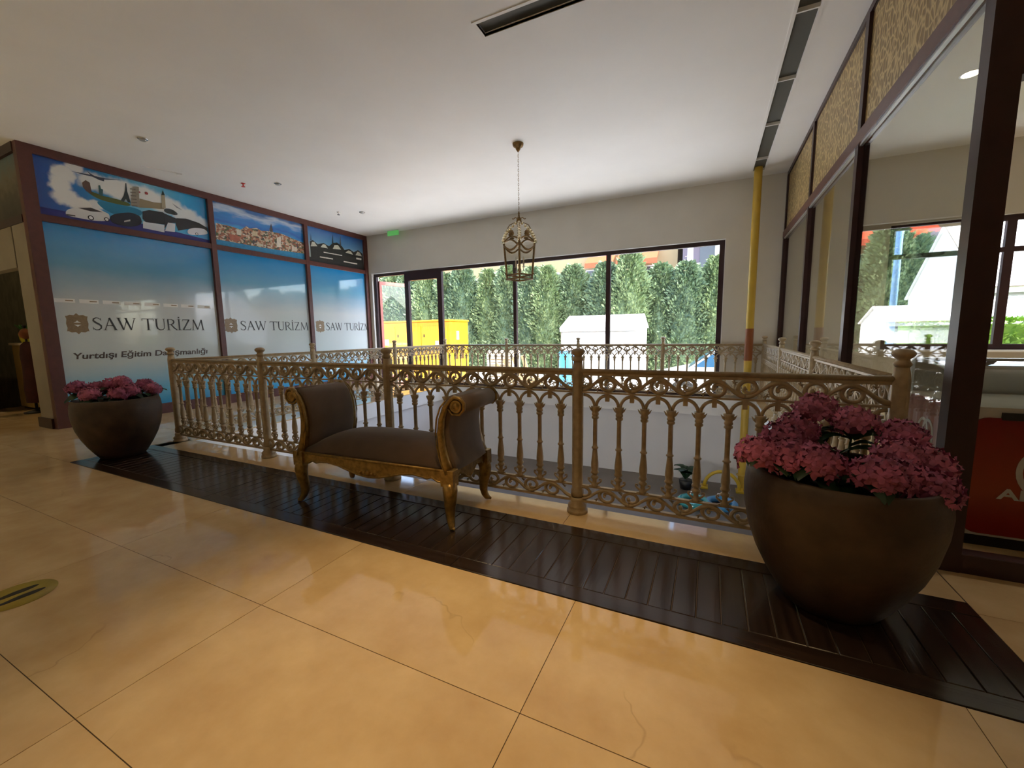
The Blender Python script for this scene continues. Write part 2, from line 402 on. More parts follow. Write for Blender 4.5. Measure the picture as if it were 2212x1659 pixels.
# window frame: head, mullions, sidelight, door leaf, panes
win = MB().box(WL+.01, WR-.01, YB+.07, YB+.13, WT-.085, WT-.012).build('window_1', m_frame_dk); tag(win, 'wide dark framed shopfront window behind the railing', 'window', kind='structure')
FY0, FY1 = YB+.06, YB+.14
def mull(x, w, z0=0.0, z1=WT-.08, m=m_frame_dk, nm='mullion'):
    return MB().box(x-w/2, x+w/2, FY0, FY1, z0, z1).build(nm, m, win)
mull(WL+.055, .09, m=m_frame_dk); mull(-1.24, .12); mull(-.235, .13); mull(1.785, .075); mull(3.865, .085); mull(WR-.055, .085)
MB().box(-1.18, -.30, FY0, FY1, WT-.25, WT-.08).build('rail', m_frame_dk, win)
MB().box(-1.18, -.30, FY0, FY1, 0, .12).build('rail', m_frame_dk, win)
for a, b in ((-.17, 1.75), (1.82, 3.825), (3.905, WR-.10)): MB().box(a, b, FY0, FY1, 0, .07).build('rail', m_frame_dk, win)
for a, b, t in ((-1.18, -.30, WT-.25), (-.17, 1.7475, WT-.085), (1.8225, 3.8225, WT-.085), (3.9075, WR-.0975, WT-.085)):
    MB().box(a, b, YB+.098, YB+.104, .07, t).build('pane', m_glass, win)
dl = MB()   # open door leaf
dl.box(0,.07,-.02,.02,.02,2.66); dl.box(.83,.90,-.02,.02,.02,2.66); dl.box(.07,.83,-.02,.02,2.57,2.66); dl.box(.07,.83,-.02,.02,.02,.16)
door = dl.build('door_1', m_doorred, None, (WL+.12, YB+.13, 0), (0,0,math.radians(74))); tag(door, 'russet framed glass door standing open to the outside', 'door', kind='structure')
MB().box(.07,.83,-.004,.004,.16,2.57).build('pane', m_glass, door)
e = MB(); e.tube([(.86,-.02,.95),(.86,-.06,.95),(.86,-.06,1.25),(.86,-.02,1.25)], .009, 6); e.build('handle', m_chrome, door)

# ---- stairwell walls and lower floor
Zl = -1.56
struct('floor_lower', MB().box(-3, 9, -1.5, 7.5, Zl-.2, Zl), m_lowfloor, 'dark grey floor of the level below', 'floor')
struct('wall_well_back', MB().box(-1, 8, WY1+.03, WY1+.2, Zl, -.30), m_lowwall, 'pale grey wall of the stairwell below the far railing', 'wall')
struct('wall_well_left', MB().box(WX0-.2, WX0-.03, -.4, WY1+.03, Zl, -.30), m_lowwall, 'pale wall of the stairwell below the left railing', 'wall')
struct('wall_well_right', MB().box(WX1+.03, WX1+.2, -.4, WY1+.03, Zl, -.30), m_lowwall, 'pale wall of the stairwell below the right railing', 'wall')
struct('wall_well_front', MB().box(WX0-.2, WX1+.2, WY0-.2, WY0-.03, Zl, -.30), m_lowwall, 'pale wall of the stairwell below the near railing', 'wall')
tr = MB()
tr.box(WX0-.03, WX1+.03, WY1, WY1+.03, -.30, -.014); tr.box(WX0-.03, WX0, WY0, WY1, -.30, -.014); tr.box(WX1, WX1+.03, WY0, WY1, -.30, -.014); tr.box(WX0-.03, WX1+.03, WY0-.03, WY0, -.30, -.014)
struct('trim_2', tr, m_white, 'white fascia around the edge of the stairwell', 'trim')
# shallow kerb seen as a bright band below the far railing
struct('trim_3', MB().box(WX0, WX1, WY1-.03, WY1, -.16, .02), m_white, 'white band along the far edge of the stairwell', 'trim')

# ================================================================== RAILING
S0 = .157
def spiral_pts(cx, cz, sgn, k=1.0):
    pts = []; N = 26
    for i in range(N+1):
        t = i/N; a = math.radians(95 + 455*t)        # from the crest, anticlockwise
        r = .0465*(1-t)**.55 + .010
        if t > .72: r = .010 + .0465*(1-t)**.55
        pts.append((cx + r*math.cos(a)*k, 0, cz + sgn*r*math.sin(a)))
    return pts
def scroll_mesh():
    """one period (2*S0 long) of running scroll, 0.12 high about z=0"""
    m = MB(); s = S0; A = .047
    W = [(x, 0, A*math.cos(PI*x/s)) for x in [(-1+2*i/28)*s for i in range(29)]]
    rad = [.0140+.007*abs(math.cos(PI*p[0]/s)) for p in W]
    m.tube(W, rad, 6, aspect=.8, upv=(0,1,0))
    for cx, sg in ((.012, 1), (.012-s, -1), ):
        P = spiral_pts(cx, -.006*sg, sg); n = len(P)
        m.tube(P, [.0172*(1-.25*i/n) + (.004 if i > n-3 else 0) for i in range(n)], 6, aspect=.8, upv=(0,1,0))
    # leaf buds in the gaps
    for bx, sg in ((-.062, -1), (s-.062, 1), ):
        x = bx; z0 = sg*.060
        m.tube([(x, 0, z0), (x+.004, 0, z0-sg*.022), (x+.012, 0, z0-sg*.036)], [.004,.006,.003], 5, upv=(0,1,0))
        m.tube([(x-.012, 0, z0-sg*.012), (x+.002, 0, z0-sg*.02), (x+.02, 0, z0-sg*.018)], [.002,.0075,.002], 5, upv=(0,1,0))
    return m.mesh('scroll')
def baluster_mesh():
    m = MB()
    prof = [(.017,.20),(.017,.215),(.011,.225),(.011,.25),(.019,.262),(.019,.272),(.013,.278),(.013,.288),(.020,.296),(.020,.305),(.0155,.312),
            (.0185,.335),(.0185,.36),(.0150,.41),(.0115,.455),(.0115,.463),(.0165,.467),(.0165,.475),(.0115,.479),(.0105,.50),(.0105,.665),(.0175,.672),(.0175,.684),(.013,.688),(.0175,.694),(.0175,.706),(.015,.71),(.019,.73),(.022,.755)]
    m.lathe([(r*1.38, z) for r, z in prof], 10)
    for sx in (-1, 1):      # capital spikes
        m.tube([(sx*.016,0,.722),(sx*.030,0,.732),(sx*.042,0,.750)], [.010,.007,.0015], 5, upv=(0,1,0))
    return m.mesh('baluster')
def fleur_mesh():
    m = MB()
    for sx in (-1, 1):
        m.tube([(sx*.006,0,.20),(sx*.018,0,.222),(sx*.034,0,.232),(sx*.045,0,.243),(sx*.044,0,.256),(sx*.035,0,.256),(sx*.033,0,.248)], [.010,.009,.007,.0055,.0055,.0055,.005], 6, upv=(0,1,0))
        m.tube([(sx*.008,0,.197),(sx*.03,0,.203),(sx*.04,0,.199)], [.009,.006,.003], 5, upv=(0,1,0))
    return m.mesh('leaf_scroll')
def arch_pts(a0, a1, n):
    out = []
    for i in range(n+1):
        a = a0+(a1-a0)*i/n
        out.append((S0*.5*.93*math.cos(a)*(1.0 if abs(math.cos(a)) < .99 else 1), 0, .748 + .078*math.sin(a)))
    return out
def arch_mesh(kind):
    m = MB()
    if kind == 'full': P = [(S0*.47,0,.715)] + arch_pts(0, PI, 14) + [(-S0*.47,0,.715)]
    elif kind == 'lo': P = arch_pts(PI/2, PI, 7) + [(-S0*.47,0,.715)]
    else: P = [(S0*.47,0,.715)] + arch_pts(0, PI/2, 7)
    m.tube(P, .0105, 6, aspect=1.0, upv=(0,1,0))
    if kind == 'full': m.box(-.013,.013,-.010,.010,.788,.842)
    return m.mesh('arch')
me_scroll, me_bal, me_fleur = scroll_mesh(), baluster_mesh(), fleur_mesh()
me_arch, me_alo, me_ahi = arch_mesh('full'), arch_mesh('lo'), arch_mesh('hi')
me_shaft = MB().lathe([(.030,.11),(.044,.12),(.044,.16),(.0385,.17),(.0385,.98),(.0375,.99),(.030,1.045)], 24, flute=8, fd=.10).mesh('shaft')
me_foot = MB().lathe([(.072,0),(.072,.022),(.060,.030),(.066,.045),(.066,.055),(.046,.075),(.050,.09),(.044,.11)], 16).mesh('foot')
me_fin = MB().lathe([(.028,1.045),(.036,1.056),(.037,1.066),(.028,1.074),(.026,1.085),(.040,1.097),(.047,1.108),(.046,1.118),(.034,1.130),(.012,1.136)], 16).mesh('finial')
def post(par, x):
    o = put('post', me_shaft, m_rail, par, (x,0,0))
    put('foot', me_foot, m_rail, o); put('finial', me_fin, m_rail, o)
def railing(label, loc, rz, stations, posts, nb, ins=0.0):
    t = thing('cast_iron_railing', label, 'railing', loc, rz, 'railing around the stairwell')
    L0, L1 = stations[0]+ins, stations[-1]-ins
    e = MB(); e.tube([(L0,0,.985),(L1,0,.985)], .016, 10, aspect=1.35); e.box(L0, L1, -.010, .010, .955, .975); e.build('top_rail', m_rail, t)
    MB().box(L0, L1, -.013, .013, .838, .850).build('middle_rail', m_rail, t)
    MB().box(L0, L1, -.013, .013, .190, .201).build('lower_rail', m_rail, t)
    MB().box(L0, L1, -.015, .015, .078, .096).build('bottom_rail', m_rail, t)
    for i in posts: post(t, stations[i])
    for a, b in zip(stations[:-1], stations[1:]):
        n = nb; w = b-a; s = w/(n+.53); x0 = a + w/2 - s*(n-1)/2; k = s/S0
        for i in range(n):
            bo = put('baluster', me_bal, m_rail, t, (x0+s*i,0,0))
            put('leaf_scroll', me_fleur, m_rail, bo)
            if i < n-1: put('arch', me_arch, m_rail, t, (x0+s*(i+.5),0,0), scale=(k,1,1))
        put('arch', me_alo, m_rail, t, (x0+s*(n-.5),0,0), scale=(k,1,1)); put('arch', me_ahi, m_rail, t, (x0-s*.5,0,0), scale=(k,1,1))
        u = a+.036; v = b-.036; per = n//2; ps = (v-u)/per; ks = ps/(2*S0)
        for i in range(per):
            put('scroll', me_scroll, m_rail, t, (u+ps*(i+.5)+ps*.0,0,.904), scale=(ks,1,.90))
            put('scroll', me_scroll, m_rail, t, (u+ps*(i+.5),0,.1435), scale=(ks,1,.80))
    return t
PW, PD = 1.6533, 1.8803
railing('cream cast iron railing running behind the bench, nearest the camera', (0,0,0), 0, [PW*i for i in range(5)], range(5), 10)
railing('cream cast iron railing along the far window side of the stairwell', (0,3*PD,0), 0, [PW*i for i in range(5)], range(5), 10)
railing('cream cast iron railing beside the blue printed shopfront', (0,0,0), PI/2, [0, 1.94, 3.86, 3*PD], (1,2), 12, .045)
railing('cream cast iron railing beside the glazed shop wall', (4*PW,0,0), PI/2, [0, PD, 2*PD, 3*PD], (1,2), 12, .045)
P1P = {'cloud': [(.381,.787),(.488,.801),(.418,.644),(.387,.52),(.405,.432),(.469,.357),(.584,.317),(.642,.236),(.495,.175),(.369,.178),(.268,.209),(.179,.242),(.183,.434),(.175,.521),(.24,.587),(.33,.718)],'haze': [(.451,.62),(.739,.712),(.994,.743),(1.379,.757),(1.61,.675),(1.981,.49),(2.098,.268),(1.833,.354),(1.488,.424),(1.116,.37),(.806,.402),(.614,.421),(.507,.462)],'island': [(.507,.462),(.616,.446),(.71,.424),(.859,.428),(1.012,.407),(1.007,.354),(.801,.351),(.655,.361),(.556,.405)],'water': [(.587,.342),(.801,.351),(1.169,.351),(1.134,.231),(.834,.185),(.689,.223)],'ruin': [(.479,.548),(.521,.596),(.564,.574),(.572,.421),(.514,.44),(.482,.49)],'statue': [(.657,.566),(.677,.572),(.682,.525),(.705,.52),(.69,.419),(.652,.426)],'lattice_tower': [(.984,.696),(.994,.699),(.993,.579),(1.006,.507),(1.018,.415),(.986,.413),(.965,.457),(.933,.405),(.898,.414),(.943,.502),(.967,.584)],'leaning_tower': [(1.071,.672),(1.148,.688),(1.127,.372),(1.014,.375),(1.039,.516)],'long_hall': [(1.141,.512),(1.331,.505),(1.474,.529),(1.464,.432),(1.121,.371)],'clock_tower': [(1.47,.731),(1.493,.663),(1.484,.451),(1.431,.45),(1.441,.648)],'clock_roof': [(1.47,.731),(1.493,.659),(1.441,.648)],'plane_body': [(.545,.744),(.578,.708),(.641,.681),(.737,.693),(.727,.642),(.675,.644),(.593,.671),(.56,.714)],'plane_wing': [(.377,.671),(.548,.687),(.737,.687),(.972,.734),(.735,.672),(.501,.665)],'bird': [(1.586,.559),(1.651,.524),(1.729,.482),(1.643,.502)],'road': [(-0.056,.069),(-0.029,-0.045),(.257,.023),(.732,.074),(1.132,.1),(2.114,.145),(2.113,.063),(1.306,.024),(.569,-0.012),(-0.031,-0.062)],'car_white': [(.26,.093),(.296,.142),(.387,.177),(.443,.203),(.556,.226),(.622,.225),(.696,.194),(.743,.175),(.734,.086),(.672,.06),(.555,.039),(.426,.039),(.264,.041)],'car_white_glass': [(.396,.179),(.537,.219),(.666,.187),(.531,.166)],'car_white_grille': [(.266,.065),(.358,.07),(.356,.052),(.264,.047)],'car_dark': [(.745,.151),(.816,.205),(.998,.269),(1.071,.255),(1.129,.23),(1.134,.113),(.975,.039),(.779,.047),(.739,.088)],'car_dark_light': [(.909,.121),(.987,.158),(.984,.131),(.907,.101)],'bus_glass': [(1.16,.322),(1.248,.364),(1.435,.377),(1.457,.362),(1.439,.181),(1.183,.164),(1.149,.208)],'bus_front': [(1.15,.169),(1.439,.174),(1.427,.055),(1.14,.062)],'bus_side': [(1.457,.362),(1.625,.32),(1.618,.249),(1.492,.22),(1.433,.111)],'bus_panel': [(1.492,.227),(1.597,.23),(1.577,.093),(1.435,.078)],'coach_glass': [(1.625,.327),(1.768,.353),(1.965,.327),(2.098,.268),(2.091,.2),(1.887,.223),(1.631,.126),(1.603,.231)],'coach_body': [(1.763,.168),(1.874,.227),(2.026,.245),(2.092,.208),(2.086,.147),(1.78,.078)],'trees': [(1.454,.443),(1.564,.464),(1.659,.412),(1.629,.37),(1.459,.376)],'wheel1': [(.522,.073)],'wheel2': [(.7,.091)],'wheel3': [(1.911,.126)]}
P2P = {'water': [(.021,.105),(.799,.114),(1.886,.15),(1.888,.041),(.028,.033)],'city': [(.048,.391),(.149,.391),(.312,.39),(.495,.368),(.615,.456),(.678,.43),(.815,.468),(.914,.432),(1.075,.458),(1.099,.529),(1.129,.618),(1.153,.524),(1.156,.458),(1.352,.464),(1.522,.43),(1.66,.404),(1.885,.375),(1.886,.141),(1.245,.113),(.714,.103),(.24,.102),(.027,.099)],'tower': [(1.083,.451),(1.1,.537),(1.13,.626),(1.147,.539),(1.151,.46)],'b1': [(.268,.244),(.467,.238),(.459,.143),(.272,.131)],'b2': [(1.23,.356),(1.326,.391),(1.308,.184),(1.213,.167)],'b3': [(1.566,.247),(1.687,.25),(1.678,.152),(1.557,.149)],'b4': [(.415,.351),(.503,.37),(.493,.259),(.407,.257)],'b5': [(.723,.384),(.825,.398),(.817,.307),(.716,.303)],'boat': [(.786,.157),(.925,.174),(.921,.124),(.783,.116)]}
P3P = {'hall': [(.079,.439),(.16,.481),(.288,.413),(.453,.471),(.603,.422),(.72,.52),(.847,.553),(.994,.491),(1.065,.414),(1.215,.47),(1.359,.413),(1.504,.489),(1.655,.42),(1.684,.053),(1.063,.072),(.082,.082)],'lun1': [(.092,.331),(.134,.44),(.201,.443),(.272,.363)],'lun2': [(.363,.361),(.427,.438),(.498,.441),(.563,.367)],'lun3': [(.709,.383),(.766,.48),(.867,.498),(.961,.406)],'lun4': [(1.087,.358),(1.184,.424),(1.264,.417),(1.326,.346)],'lun5': [(1.409,.349),(1.486,.444),(1.556,.435),(1.621,.351)],'band1': [(.322,.147),(.69,.156),(.688,.13),(.32,.124)],'band2': [(1.017,.146),(1.449,.147),(1.447,.12),(1.015,.119)],'band3': [(.436,.269),(.976,.28),(.975,.259),(.435,.25)],'band4': [(1.432,.29),(1.602,.295),(1.599,.253),(1.429,.248)],'mast1': [(.695,.516),(.731,.706),(.735,.523)],'mast2': [(.923,.509),(.962,.733),(.968,.487)],'mast3': [(.096,.46),(.123,.611),(.123,.469)]}
P1P['road'] = [(0,0),(2.11,0),(2.11,.06),(1.2,.13),(.7,.12),(.3,.10),(0,.1)]

# ================================================================== LEFT SHOPFRONT (blue printed panels)
sf = MB().box(XL-.06, XL+.045, -.31, YB, ZC-.11, ZC-.002).build('wall_shopfront', m_frame); tag(sf, 'maroon framed shopfront with blue printed panels', 'shopfront', kind='structure')
yp = [(-.31,-.17),(1.945,2.03),(3.895,3.98),(5.655,YB)]
for a, b in yp: MB().box(XL-.06, XL+.05, a, b, 0, ZC-.11).build('post', m_frame, sf)
for (a, b), (c, d) in zip(yp[:-1], yp[1:]):
    MB().box(XL-.06, XL+.042, b, c, 2.84, 2.93).build('transom', m_frame, sf)
    MB().box(XL-.06, XL+.046, b, c, 0, .165).build('kick_base', m_frame, sf)
PX = XL-.005
m_skyprint = ramp_mat('sky_print', [(0,(.03,.36,.68)),(.10,(.16,.50,.72)),(.27,(.60,.68,.68)),(.60,(.62,.66,.68)),(.80,(.16,.40,.60)),(1,(.005,.25,.60))], 2, 0, 2.675, .12, .05, 3, (1,1,2), coat=.6)
def flat(poly, m, nm, par, lay=1, w=None, h=None):
    q = [(min(max(a, .0), w) if w else a, min(max(b, 0), h) if h else b) for a, b in poly]
    return MB().prism(q, lambda a,b,d: (d,a,b), .0015*lay-.001, .0015*lay).build(nm, m, par)
def disc(c, r, n=14): return [(c[0]+r*math.cos(2*PI*i/n), c[1]+r*math.sin(2*PI*i/n)) for i in range(n)]
def ribbon(pts, ws):
    """2-D stroke polygon from a centre line and widths"""
    L, Rr = [], []
    n = len(pts)
    for i in range(n):
        a = pts[max(0,i-1)]; b = pts[min(n-1,i+1)]; dx, dy = b[0]-a[0], b[1]-a[1]; l = math.hypot(dx,dy) or 1
        w = ws[i] if isinstance(ws,(list,tuple)) else ws
        L.append((pts[i][0]-dy/l*w/2, pts[i][1]+dx/l*w/2)); Rr.append((pts[i][0]+dy/l*w/2, pts[i][1]-dx/l*w/2))
    return L, Rr
GL = {   # serif capitals as strokes (x, y in cap heights) and widths
 'S': ([([(.50,.82),(.40,.95),(.26,.97),(.12,.88),(.10,.74),(.22,.60),(.38,.48),(.50,.34),(.49,.16),(.36,.03),(.20,.02),(.06,.14)],[.05,.06,.08,.11,.13,.14,.14,.13,.11,.08,.06,.05]),([(.52,.74),(.50,.95)],.035),([(.05,.25),(.07,.03)],.035)], .62),
 'A': ([([(.08,.02),(.40,.98)],.06),([(.38,.99),(.70,.02)],.14),([(.20,.36),(.56,.36)],.05),([(-.02,.015),(.18,.015)],.035),([(.58,.015),(.82,.015)],.035)], .84),
 'W': ([([(.06,.98),(.32,.02)],.13),([(.32,.02),(.58,.90)],.055),([(.50,.98),(.78,.02)],.13),([(.78,.02),(1.04,.98)],.055),([(-.04,.985),(.18,.985)],.035),([(.40,.985),(.60,.985)],.035),([(.94,.985),(1.12,.985)],.035)], 1.14),
 'T': ([([(.40,.0),(.40,.97)],.13),([(.02,.965),(.78,.965)],.06),([(.03,.80),(.02,.98)],.035),([(.77,.80),(.78,.98)],.035),([(.27,.015),(.53,.015)],.035)], .82),
 'U': ([([(.14,.98),(.14,.34),(.20,.12),(.36,.02),(.54,.05),(.64,.18),(.66,.36),(.66,.98)],[.13,.13,.12,.09,.07,.06,.055,.055]),([(.0,.985),(.28,.985)],.035),([(.56,.985),(.76,.985)],.035)], .80),
 'R': ([([(.14,.0),(.14,.98)],.13),([(.14,.955),(.36,.96),(.52,.88),(.55,.73),(.48,.58),(.32,.51),(.14,.51)],[.05,.06,.10,.13,.10,.06,.045]),([(.32,.52),(.54,.20),(.74,.0)],[.10,.12,.09]),([(.0,.015),(.28,.015)],.035)], .78),
 'I': ([([(.14,.0),(.14,.98)],.13),([(.0,.015),(.28,.015)],.035),([(.0,.985),(.28,.985)],.035),([(.14,1.08),(.14,1.21)],.13)], .34),
 'Z': ([([(.06,.955),(.60,.955)],.06),([(.56,.97),(.08,.03)],.12),([(.05,.04),(.62,.04)],.06),([(.06,.82),(.07,.97)],.035),([(.60,.03),(.64,.20)],.035)], .70),
 'M': ([([(.12,.0),(.18,.98)],.055),([(.18,.98),(.48,.06)],.13),([(.48,.06),(.80,.98)],.055),([(.80,.98),(.90,.0)],.13),([(.0,.015),(.22,.015)],.035),([(.76,.015),(1.02,.015)],.035)], 1.04), ' ': ([], .34)}
def word(txt, par, y0, z0, cap, width, m, nm, lay=2, clip=None):
    tot = sum(GL[c][1] for c in txt); kx = width/(tot*cap); x = 0
    for c in txt:
        st, adv = GL[c]
        if st:
            e = MB()
            for P, ws in st:
                L, Rr = ribbon([(p[0]*cap*kx, p[1]*cap) for p in P], [w*cap*.92 for w in ws] if isinstance(ws,(list,tuple)) else ws*cap*.92)
                for i in range(len(P)-1):
                    q = [L[i],L[i+1],Rr[i+1],Rr[i]]
                    if clip: q = [(min(a, clip-(y0+x)), b) for a, b in q]
                    e.prism(q, lambda a,b,d: (d,a,b), .002, .003)
            if not clip or y0+x+.02 < clip: e.build(nm, m, par, (0, y0+x, z0))
        x += adv*cap*kx
def text_mesh(txt, size, offset=0.0, shear=0.0, ext=.0008):
    cu = bpy.data.curves.new('lettering', 'FONT'); cu.body = txt; cu.size = size; cu.extrude = ext; cu.offset = offset; cu.shear = shear; cu.resolution_u = 3
    o = bpy.data.objects.new('lettering', cu); C.objects.link(o)
    bpy.context.view_layer.update()
    me = bpy.data.meshes.new_from_object(o.evaluated_get(bpy.context.evaluated_depsgraph_get()))
    bpy.data.objects.remove(o); bpy.data.curves.remove(cu)
    return me
def fit_mesh(me, w, h, fn):
    xs = [v.co.x for v in me.vertices]; ys_ = [v.co.y for v in me.vertices]
    x0, x1, y0, y1 = min(xs), max(xs), min(ys_), max(ys_)
    for v in me.vertices: v.co = fn((v.co.x-x0)/(x1-x0)*w, (v.co.y-y0)/(y1-y0)*h, v.co.z)
    return me
def logo(par, y0, y1, zc, h=.30):
    w = y1-y0; yc = (y0+y1)/2
    prof = [(-.5,.36),(-.42,.36),(-.30,.42),(-.12,.40),(0,.5),(.12,.40),(.30,.42),(.42,.36),(.5,.36),(.46,.2),(.5,0),(.46,-.2),(.5,-.36),(.42,-.36),(.30,-.42),(.12,-.40),(0,-.5),(-.12,-.40),(-.30,-.42),(-.42,-.36),(-.5,-.36),(-.46,-.2),(-.5,0),(-.46,.2)]
    o = flat([(yc+a*w, zc+b*h) for a,b in prof], m_logo, 'printed_emblem', par, 1)
    for s_ in (1, -1):
        flat([(yc-.17*w, zc+.05*h*s_), (yc+.17*w, zc+.05*h*s_), (yc+.05*w, zc+.10*h*s_), (yc, zc+.16*h*s_), (yc-.05*w, zc+.10*h*s_)], m_white, 'emblem_mark', o, 2)
def panel(name, label, cat, y0, y1, z0, z1, m):
    o = MB().box(-.006, 0, 0, y1-y0, 0, z1-z0).build(name, m, None, (PX, y0, z0)); tag(o, label, cat, 'printed panels of the left shopfront'); return o
# lower panels
pa = panel('printed_window_panel', 'sky blue printed window panel behind the left planter, with two lines of lettering', 'window sign', -.17, 1.945, .165, 2.84, m_skyprint)
logo(pa, -.065+.17, .17+.17, 1.47-.165); word('SAW TURIZM', pa, .206+.17, 1.379-.165, .186, 1.51, m_text, 'printed_letter')
tm = fit_mesh(text_mesh('Yurtdışı Eğitim Danışmanlığı', .1, .0022, .12), 1.76, .128, lambda a,b,d: (.002+d*.5, a, b))
put('printed_lettering', tm, m_textbr, pa, (0, .131, .955-.165-.022))
for k in range(8):  # pale strips painted on the panel as reflections of shop signs opposite
    l = flat([(.02+.255*k,1.60),(.02+.255*k+.21,1.60),(.02+.255*k+.21,1.655),(.02+.255*k,1.655)], m_white, 'painted_reflection', pa, 1)
    flat([(.13+.255*k,1.622),(.02+.255*k+.19,1.622),(.02+.255*k+.19,1.636),(.13+.255*k,1.636)], m_logo, 'painted_reflection_line', l, 2)
pb = panel('printed_window_panel', 'sky blue printed window panel in the middle of the left shopfront', 'window sign', 2.03, 3.895, .165, 2.84, m_skyprint)
logo(pb, .03, .265, 1.47-.165); word('SAW TURIZM', pb, .315, 1.379-.165, .180, 1.52, m_text, 'printed_letter')
pc = panel('printed_window_panel', 'sky blue printed window panel nearest the open door', 'window sign', 3.98, 5.655, .165, 2.84, m_skyprint)
logo(pc, .08, .315, 1.47-.165); word('SAW TURIZM', pc, .36, 1.379-.165, .180, 1.40, m_text, 'printed_letter', clip=1.67)
# upper posters
H3 = 3.70-2.93
def cm(n, c, r=.4): return M('print_'+n, c, r, var=.12, scale=20)
def collage_mat():
    m, nt, b = base_mat('collage_sky'); N = nt.nodes; L = nt.links
    tc = N.new('ShaderNodeTexCoord'); nz = N.new('ShaderNodeTexNoise'); nz.inputs['Scale'].default_value = 9; nz.inputs['Detail'].default_value = 5; L.new(tc.outputs['Object'], nz.inputs['Vector'])
    wp = N.new('ShaderNodeVectorMath'); wp.operation = 'MULTIPLY_ADD'; wp.inputs[1].default_value = (0,.12,.12); L.new(nz.outputs['Color'], wp.inputs[0]); L.new(tc.outputs['Object'], wp.inputs[2])
    of = N.new('ShaderNodeVectorMath'); of.operation = 'SUBTRACT'; of.inputs[1].default_value = (0,.06,.06); L.new(wp.outputs[0], of.inputs[0])
    sp = N.new('ShaderNodeSeparateXYZ'); L.new(tc.outputs['Object'], sp.inputs[0])
    mr = N.new('ShaderNodeMapRange'); mr.inputs['From Max'].default_value = 2.115; L.new(sp.outputs[1], mr.inputs['Value'])
    rp = N.new('ShaderNodeValToRGB'); els = rp.color_ramp.elements
    els[0].color = (.008,.07,.34,1); els[1].color = (.01,.28,.64,1)
    for p, c in ((.14,(.01,.12,.45)),(.32,(.02,.26,.55)),(.60,(.22,.56,.74)),(.85,(.02,.36,.68))): e = els.new(p); e.color = (*c,1)
    L.new(mr.outputs[0], rp.inputs[0])
    acc = None
    for cx_, cz_, rx, rz, k in ((.42,.74,.10,.08,1),(.30,.62,.12,.12,1),(.25,.45,.11,.17,1),(.29,.30,.14,.12,1),(.43,.24,.15,.10,1),(.58,.27,.12,.07,.9),(.62,.60,.20,.13,.95),(.90,.58,.26,.15,1),(1.20,.58,.30,.14,1),(1.50,.50,.24,.14,.95),(1.75,.42,.22,.13,.9),(1.95,.34,.16,.12,.85)):
        d = N.new('ShaderNodeVectorMath'); d.operation = 'SUBTRACT'; d.inputs[1].default_value = (0,cx_,cz_); L.new(of.outputs[0], d.inputs[0])
        q = N.new('ShaderNodeVectorMath'); q.operation = 'MULTIPLY'; q.inputs[1].default_value = (0,1/rx,1/rz); L.new(d.outputs[0], q.inputs[0])
        ln_ = N.new('ShaderNodeVectorMath'); ln_.operation = 'LENGTH'; L.new(q.outputs[0], ln_.inputs[0])
        st = N.new('ShaderNodeMapRange'); st.interpolation_type = 'SMOOTHSTEP'; st.inputs['From Min'].default_value = 1.25; st.inputs['From Max'].default_value = .70; st.inputs['To Max'].default_value = k; L.new(ln_.outputs['Value'], st.inputs['Value'])
        if acc is None: acc = st.outputs[0]
        else:
            mx_ = N.new('ShaderNodeMath'); mx_.operation = 'MAXIMUM'; L.new(acc, mx_.inputs[0]); L.new(st.outputs[0], mx_.inputs[1]); acc = mx_.outputs[0]
    mx = N.new('ShaderNodeMix'); mx.data_type = 'RGBA'; mx.inputs[7].default_value = (.80,.80,.76,1)
    L.new(acc, mx.inputs[0]); L.new(rp.outputs[0], mx.inputs[6]); L.new(mx.outputs[2], b.inputs['Base Color'])
    b.inputs['Roughness'].default_value = .15; b.inputs['Coat Weight'].default_value = .5; b.inputs['Coat Roughness'].default_value = .02
    return m
m_p1 = collage_mat()
p1 = panel('printed_poster', 'travel collage poster with airplane, landmarks, cars and buses', 'poster', -.17, 1.945, 2.93, 3.70, m_p1)
cols = dict(island=((.10,.13,.03),'printed_island',2), water=((.01,.20,.36),'printed_water',1), ruin=((.13,.08,.06),'printed_ruin',3), statue=((.05,.15,.17),'printed_statue',3),
  lattice_tower=((.03,.045,.05),'printed_tower',4), leaning_tower=((.30,.26,.20),'printed_tower',4), long_hall=((.30,.24,.14),'printed_building',3), clock_tower=((.40,.34,.22),'printed_tower',4), clock_roof=((.03,.06,.06),'printed_roof',5),
  plane_body=((.06,.07,.10),'printed_airplane',4), plane_wing=((.05,.07,.11),'printed_airplane_wing',3), bird=((.25,.27,.28),'printed_bird',3), road=((.03,.03,.22),'printed_road',1), car_white=((.70,.70,.68),'printed_car',4), car_white_glass=((.06,.05,.05),'printed_car_window',5), car_white_grille=((.10,.09,.08),'printed_grille',5),
  car_dark=((.02,.024,.04),'printed_car',5), car_dark_light=((.65,.65,.6),'printed_headlight',6), bus_glass=((.025,.028,.032),'printed_bus_window',5), bus_front=((.66,.68,.72),'printed_bus_front',4), bus_side=((.03,.03,.035),'printed_bus_window',5), bus_panel=((.68,.70,.74),'printed_bus_side',6), coach_glass=((.03,.027,.027),'printed_bus_window',5), coach_body=((.72,.73,.78),'printed_bus_side',6), trees=((.05,.06,.06),'printed_trees',4))
def smooth(p, it=2):
    for _ in range(it):
        q = []
        for i in range(len(p)):
            a, b = p[i], p[(i+1) % len(p)]; q += [(a[0]*.75+b[0]*.25, a[1]*.75+b[1]*.25), (a[0]*.25+b[0]*.75, a[1]*.25+b[1]*.75)]
        p = q
    return p
